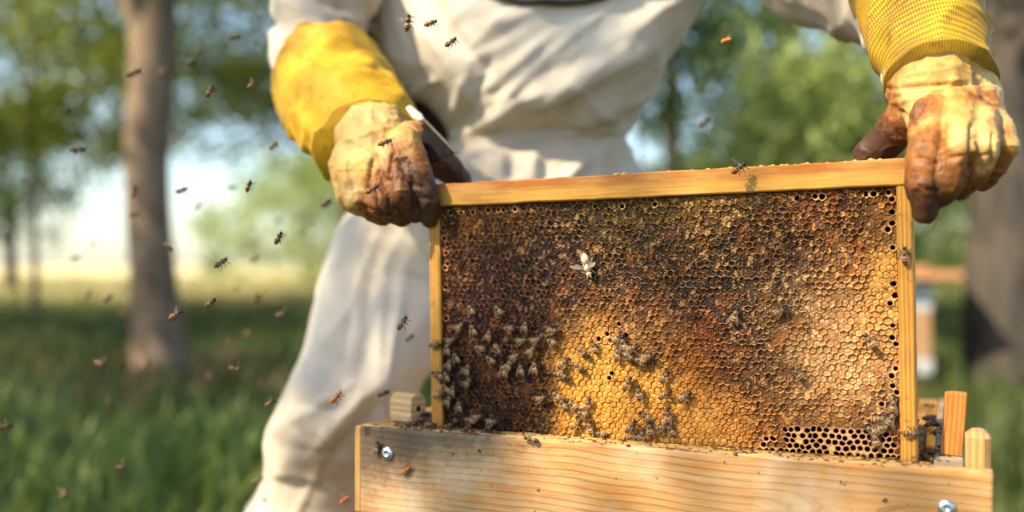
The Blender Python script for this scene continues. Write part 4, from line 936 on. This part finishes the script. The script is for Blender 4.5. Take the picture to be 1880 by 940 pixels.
# ------------------------------------------------------------------ bees
def bee_mat():
    M = Mat('bee_body', 0.45, 0.4); X, Y, Z = M.sep(M.coord((1000, 1000, 1000)))
    nz = M.noise(M.coord(), 900, 3)
    c = M.ramp(M.math('ADD', M.math('MULTIPLY', X, 1 / 14.0), 0.5), [(0.0, (0.02, 0.012, 0.008)), (0.09, (0.02, 0.012, 0.008)), (0.10, (0.30, 0.14, 0.035)), (0.15, (0.30, 0.14, 0.035)), (0.16, (0.025, 0.014, 0.008)), (0.23, (0.025, 0.014, 0.008)), (0.24, (0.42, 0.20, 0.045)), (0.30, (0.38, 0.17, 0.04)),
        (0.31, (0.03, 0.016, 0.009)), (0.38, (0.03, 0.016, 0.009)), (0.39, (0.48, 0.23, 0.05)), (0.46, (0.42, 0.19, 0.04)), (0.50, (0.03, 0.02, 0.012)), (0.56, (0.15, 0.09, 0.038)), (0.74, (0.14, 0.08, 0.032)), (0.80, (0.02, 0.014, 0.01)), (1.0, (0.02, 0.014, 0.01))])
    M.col(M.mix(M.math('MULTIPLY', nz, 0.5), c, (0.03, 0.018, 0.01))); M.bump(nz, 0.0005, 0.8); return M.m
def wing_mat():
    M = Mat('bee_wing', 0.25, 0.6); M.col((0.46, 0.35, 0.22)); t = M.n('ShaderNodeBsdfTransparent'); x = M.n('ShaderNodeMixShader'); x.inputs[0].default_value = 0.13
    M.l(t.outputs[0], x.inputs[1]); M.l(M.b.outputs[0], x.inputs[2]); M.l(x.outputs[0], M.t.nodes['Material Output'].inputs[0]); return M.m
M_bee = bee_mat(); M_wing = wing_mat(); M_leg = plain('bee_leg', (0.03, 0.018, 0.012), 0.5)
M_bee2 = plain('pale_bee', (0.50, 0.40, 0.27), 0.6, var=0.25, scale=500); M_bee3 = plain('amber_bee', (0.42, 0.13, 0.03), 0.45, var=0.35, scale=500)
def bee_parts(bm, wm, lm):
    prof = [(6.6, 0.2), (6.4, 1.0), (5.7, 1.55), (4.9, 1.45), (4.35, .75), (4.0, .9), (3.4, 1.75), (2.3, 2.15), (1.2, 1.95), (.35, 1.1), (0, .65), (-.4, .9), (-1.2, 1.85), (-2.6, 2.2), (-4.1, 2.0), (-5.4, 1.45), (-6.3, .75), (-6.9, .12)]
    k = 0.001; v_, f_ = tube([(x * k, 0, (-0.25 * k * max(0, -x) * 0.5)) for x, r in prof], [(r * k * 1.12, r * k * 1.08) for x, r in prof], 14)
    body = mesh('body', v_, f_, bm)
    def wing(l, wd, x):
        o = [(0, .02), (.25, .28), (.55, .46), (.85, .5), (1.0, .34), (.98, .05), (.8, -.2), (.5, -.3), (.2, -.16)]
        return mesh('wing', [(-a * l * k, b * wd * k, 0.0002 * math.sin(a * 3)) for a, b in o], [tuple(range(len(o)))], wm, False)
    def leg_(s, x, reach, back, down):
        p = [(x * k, s * 1.2 * k, -1.2 * k), ((x + back * .4) * k, s * (1.5 + reach * .6) * k, -0.9 * k), ((x + back) * k, s * (1.5 + reach) * k, -down * .7 * k), ((x + back * 1.5) * k, s * (1.6 + reach * 1.15) * k, -down * k)]
        return mesh('leg', *tube(p, [.33 * k, .3 * k, .3 * k, .15 * k], 6), lm)
    def ant(s):
        return mesh('antenna', *tube([(6.1 * k, s * .5 * k, .9 * k), (7.2 * k, s * 1.1 * k, 1.5 * k), (8.6 * k, s * 1.7 * k, 1.0 * k)], [.16 * k, .15 * k, .12 * k], 5), lm)
    return dict(body=body, w1=wing(8.6, 2.9, 2), w2=wing(6.0, 2.3, 1), legs=[(leg_(s, x, rc, bk, 3.0), leg_(s, x, rc * .45, bk * 1.3, 5.0)) for s in (1, -1) for x, rc, bk in ((3.2, 2.2, 1.6), (2.2, 2.6, -.4), (1.2, 2.6, -2.6))], ants=[ant(1), ant(-1)])
BK = {'n': bee_parts(M_bee, M_wing, M_leg), 'p': bee_parts(M_bee2, plain('dusty_wing', (0.46, 0.38, 0.27), 0.6), M_bee2), 'a': bee_parts(M_bee3, M_wing, M_leg)}
def bee(mat4, label, group, kind='n', fly=False, scale=1.0):
    B = BK[kind]; r = bpy.data.objects.new('honey_bee', None); r.empty_display_size = 0.005; C.objects.link(r)
    r.matrix_world = mat4 @ Matrix.Scale(scale, 4)
    obj('body', B['body'], r)
    for s in (1, -1):
        if fly: a1, a2, d1 = R(random.uniform(55, 85)), R(random.uniform(30, 55)), R(random.uniform(10, 45))
        else: a1, a2, d1 = R(random.uniform(9, 17)), R(random.uniform(14, 24)), R(-8)
        for key, a, zz in (('w1', a1, 1.9), ('w2', a2, 1.7)):
            w_ = obj('wing', B[key], r); sc = Matrix.Diagonal((1, s, 1, 1))
            w_.matrix_local = Matrix.Translation((0.0022, s * 0.0009, zz * 0.001)) @ Matrix.Rotation(-s * a, 4, 'Z') @ Matrix.Rotation((1 if fly else 1) * (d1 if fly else R(8)), 4, 'Y') @ Matrix.Rotation(s * R(-14), 4, 'X') @ sc
    for a in B['legs']: obj('leg', a[1 if fly else 0], r)
    for a in B['ants']: obj('antenna', a, r)
    tag(r, label, 'bee', group); return r
def basis(f, u, loc):
    f = Vector(f).normalized(); u = Vector(u); u = (u - f * u.dot(f)).normalized(); s = u.cross(f)
    m = Matrix((f, s, u)).transposed().to_4x4(); m.translation = loc; return m
# on the comb
fx = FM.to_3x3() @ Vector((1, 0, 0)); fz = FM.to_3x3() @ Vector((0, 0, 1)); fo = FM.to_3x3() @ Vector((0, -1, 0))
def comb_bee(px_, py_, ang, label, group, kind='n', lift=0.0, sc=None):
    x, z = onf(px_, py_, -0.0125); p = FM @ Vector((x, -0.0132 - lift, z)); a = R(ang)
    bee(basis(fx * math.cos(a) + fz * math.sin(a), fo, p), label, group, kind, kind == 'p', sc or random.uniform(0.95, 1.1))
L1 = 'honey bee crawling on the dark comb beside the side bar with gloved fist'; G1 = 'bees on the dark comb'
L2 = 'honey bee crawling on the golden capped wax of the comb'; G2 = 'bees on the golden wax'
L3 = 'honey bee crowding at the comb foot just above the hive box'; G3 = 'bees at the comb foot'
for x, y, a in [(865, 568, 120), (915, 569, 125), (869, 605, 110), (933, 604, 175), (965, 598, 80), (829, 625, 20), (915, 643, -50), (838, 656, 120), (947, 655, 30), (957, 678, 95), (982, 674, 85), (859, 678, 65), (860, 702, 50), (977, 644, 45), (959, 626, 10),
                (822, 640, 95), (826, 668, 70), (820, 690, 110), (832, 716, 80), (824, 735, 60), (900, 660, 140), (935, 670, 60), (880, 640, 160), (845, 600, 40), (985, 625, 20), (925, 680, 100), (898, 615, 70), (818, 712, 130)]: comb_bee(x, y, a, L1, G1)
for x, y, a in [(1015, 608, 0), (1012, 628, 150), (1070, 646, -40), (1091, 638, 110), (1035, 667, 40), (1064, 674, -35), (1033, 690, -20), (1134, 620, 60), (1134, 650, 80), (1155, 655, -30), (1188, 656, 10), (1221, 692, 55), (1173, 722, 95), (1221, 725, 35), (1152, 705, 60), (1258, 730, 40), (1160, 640, 20), (1145, 632, 100), (1175, 662, 170)]: comb_bee(x, y, a, L2, G2)
for x, y, a in [(994, 732, 20), (1022, 727, 130), (1034, 742, 120), (1052, 744, 140), (1078, 743, 60), (1069, 760, 165), (1058, 780, 35), (1084, 786, 95), (1185, 766, 140), (1227, 765, 90), (1158, 783, 50), (1194, 788, 100), (1160, 803, 10), (1215, 786, 5), (1103, 797, 170), (878, 766, 20), (844, 745, 95), (1178, 800, 60), (862, 772, 160), (905, 775, 10), (1232, 790, 120)]: comb_bee(x, y, a, L3, G3)
comb_bee(1465, 687, 130, 'lone bee resting on the pale sunlit wax near the middle', None)
comb_bee(1598, 628, 125, 'bee on pale wax close to the row of open cells', None)
comb_bee(1432, 573, 30, 'dusty bee on the dark brown wax above the pale patch', None)
comb_bee(1350, 580, 70, 'bee half hidden on reddish brown wax beside the golden patch', None)
for x, y, a in [(1608, 808, 100), (1622, 786, 20), (1600, 790, 150), (1640, 745, 80), (1636, 770, 60), (1615, 770, 10)]: comb_bee(x, y, a, 'bee working over the open hexagonal cells at the comb corner', 'bees at the open cells')
comb_bee(1078, 486, -75, 'pale cream bee with splayed legs on the dark upper comb', None, 'p', 0.001, 1.45)
# at the frame edges
def free_bee(px_, py_, Y, ang, yaw, label, group=None, kind='n', fly=True, sc=1.0, up=(0, -0.35, 1)):
    a = R(ang); f_ = Vector((math.cos(a), yaw, math.sin(a))); bee(basis(f_, up, P(px_, py_, Y)), label, group, kind, fly, sc)
for i, (x, y, a) in enumerate([(800, 633, 0), (806, 690, 150), (808, 725, 20)]):
    xx, zz = onf(x, y, -0.0135); bee(basis(fx * math.cos(R(a)) + fz * math.sin(R(a)), fo, FM @ Vector((xx, -0.0158, zz))), 'dark bee clinging to the side bar next to the crowded dark comb', 'bees on the side bar')
xx, zz = onf(1690, 796, -0.0135); bee(basis(fx, fo, FM @ Vector((W2 - 0.004, -0.0158, zz))), 'bee walking across the foot of the clean side bar', None)
xx, zz = onf(1660, 470, -0.0135); bee(basis(fz, fo, FM @ Vector((W2 - 0.006, -0.0158, zz))), 'bee on the upper half of the clean side bar', None)
free_bee(1356, 308, 0.748, 35, 0.1, 'bee hovering at the top bar with its shadow on the wood')
free_bee(706, 261, 0.845, 15, -0.2, 'bee flying in front of the cream back of the glove fist')
free_bee(683, 347, 0.838, 30, 0.2, 'bee in front of the stained knuckles of the glove fist')
def board_bee(px_, py_, ang, label, group=None, kind='n'):
    s_, z_ = on_board(px_, py_); a = R(ang); bee(basis(DIR * math.cos(a) + Vector((0, 0, math.sin(a))), -NB, FL + DIR * s_ - NB * 0.0028 + Vector((0, 0, z_))), label, group, kind, False, 0.9)
board_bee(695, 822, 75, 'bee beside the screw on the weathered box corner'); board_bee(748, 863, 40, 'bee crawling on the front board below the screw', None, 'a')
board_bee(978, 806, 170, 'bee at the upper edge of the front board under the golden wax')
# on the rim of the box
def rim_bee(s_, n_, z_, ang, label, group, sc=0.95):
    a = R(ang); bee(basis(DIR * math.cos(a) + NB * math.sin(a), (0, 0, 1), FL + DIR * s_ + NB * n_ + Vector((0, 0, z_ + 0.003))), label, group, 'n', False, sc)
g = random.Random(11)
for i in range(22): rim_bee(g.uniform(0.040, 0.085), g.uniform(0.03, 0.085), TOP - 0.003 + 0.006 * g.random(), g.uniform(0, 360), 'bee in the cluster between wooden block and side bar', 'bees clustered beside the block')
for i in range(5): rim_bee(0.05 + 0.018 * i, 0.012, TOP, g.uniform(0, 360), 'bee on the propolis covered top edge of the front board', 'bees on the front board edge')
for i in range(16): rim_bee(g.uniform(0.425, 0.475), g.uniform(0.13, 0.36), TOP - 0.002 if i % 2 else TOP, g.uniform(0, 360), 'bee on the frames and wall beside the upright stick', 'bees on the open box rim')
for i in range(5): rim_bee(g.uniform(0.44, 0.47), g.uniform(0.04, 0.10), TOP - 0.004, g.uniform(0, 360), 'bee near the cleat on the open box rim', 'bees near the cleat')
bee(basis(DIR + Vector((0, 0, 0.3)), (0, 0, 1), P(703, 722, 0.90)), 'bee perched on top of the small wooden block', None)
bee(basis(Vector((0, 0, 1)), -NB, P(735, 742, 0.893)), 'bee climbing the bored end of the wooden block', None)
# in the air
LA = 'honey bee in flight before the open straw field and sky'; LB = 'bee in flight over the dark shaded grass'; LC = 'bee flying past the pale tree trunk'; LD = 'dark bee flying in front of the cream chest of the suit'; LE = 'blurred bee flying among the green leaves and sky gaps'
air = [(430, 67, 1.0, 25, LE), (385, 168, .86, 45, LE), (462, 155, .9, 28, LE), (350, 115, 1.05, 15, LE), (122, 202, 1.0, 5, LE), (143, 275, .98, 10, LE), (70, 68, 1.25, -20, LE), (325, 248, 1.5, 5, LE), (180, 275, 1.6, 30, LE), (505, 85, 1.2, 85, LE), (365, 90, 1.5, 30, LE), (88, 330, 1.5, 40, LE),
    (245, 133, .98, 25, LC), (245, 352, 1.1, 80, LC), (244, 393, 1.2, 10, LC), (310, 452, 1.0, -40, LC), (322, 578, .84, 35, LC), (300, 130, 1.4, 20, LC), (268, 668, 1.3, 60, LC),
    (501, 268, .95, 25, LA), (456, 342, .86, 55, LA), (598, 373, .95, 28, LA), (511, 437, .84, 50, LA), (405, 482, .84, 38, LA), (333, 349, .97, 12, LA), (425, 344, 1.3, 10, LA), (362, 377, 1.35, 60, LA), (386, 556, .8, 28, LA), (472, 547, 1.2, 65, LA), (197, 547, 1.2, 30, LA), (162, 538, 1.3, 60, LA), (137, 474, 1.3, 20, LA), (170, 447, 1.6, 50, LA), (467, 475, 1.2, 30, LA), (466, 447, 1.6, 20, LA), (433, 530, 1.6, 10, LA), (228, 576, 1.5, -30, LA), (510, 405, 1.6, 30, LA), (552, 428, 1.7, 50, LA),
    (516, 577, 1.05, 5, LB), (432, 677, .95, -15, LB), (423, 628, 1.3, 70, LB), (183, 667, 1.05, -20, LB), (495, 740, .88, 30, LB), (482, 702, 1.3, 70, LB), (540, 705, 1.5, 40, LB), (222, 858, .98, 5, LB), (472, 882, 1.05, 20, LB), (118, 905, 1.1, 60, LB), (8, 783, .9, 10, LB), (385, 690, 1.5, 30, LB), (200, 735, 1.6, 20, LB), (455, 612, 1.5, 10, LB), (300, 730, 1.7, 80, LB),
    (748, 42, .82, 75, LD), (790, 42, .82, 15, LD), (827, 77, .80, 28, LD)]
for (x, y, Y, a, lab) in air:
    free_bee(x, y, Y, a + random.uniform(-6, 6), random.uniform(-0.7, 0.7), lab, {LA: 'bees over the field', LB: 'bees over the grass', LC: 'bees before the trunk', LD: 'bees before the chest', LE: 'bees among the leaves'}[lab], sc=random.uniform(0.9, 1.12))
free_bee(738, 593, .82, 55, 0.2, 'bee flying in front of the cream trouser leg above the block'); free_bee(752, 620, 1.0, 40, 0.4, 'small blurred bee close to the trouser leg', sc=0.8)
free_bee(616, 729, .84, 45, 0.1, 'amber coloured bee in front of the white trouser fold', kind='a'); free_bee(632, 918, .9, 35, 0.1, 'amber bee before the shaded trouser fold beside the box', kind='a', sc=0.8)
free_bee(1333, 74, .85, 0, -1.5, 'pale bee flying head on between suit and sleeve', kind='a', sc=0.9); free_bee(1294, 224, 1.1, 40, 0.1, 'dark bee flying in the gap between suit and top bar')
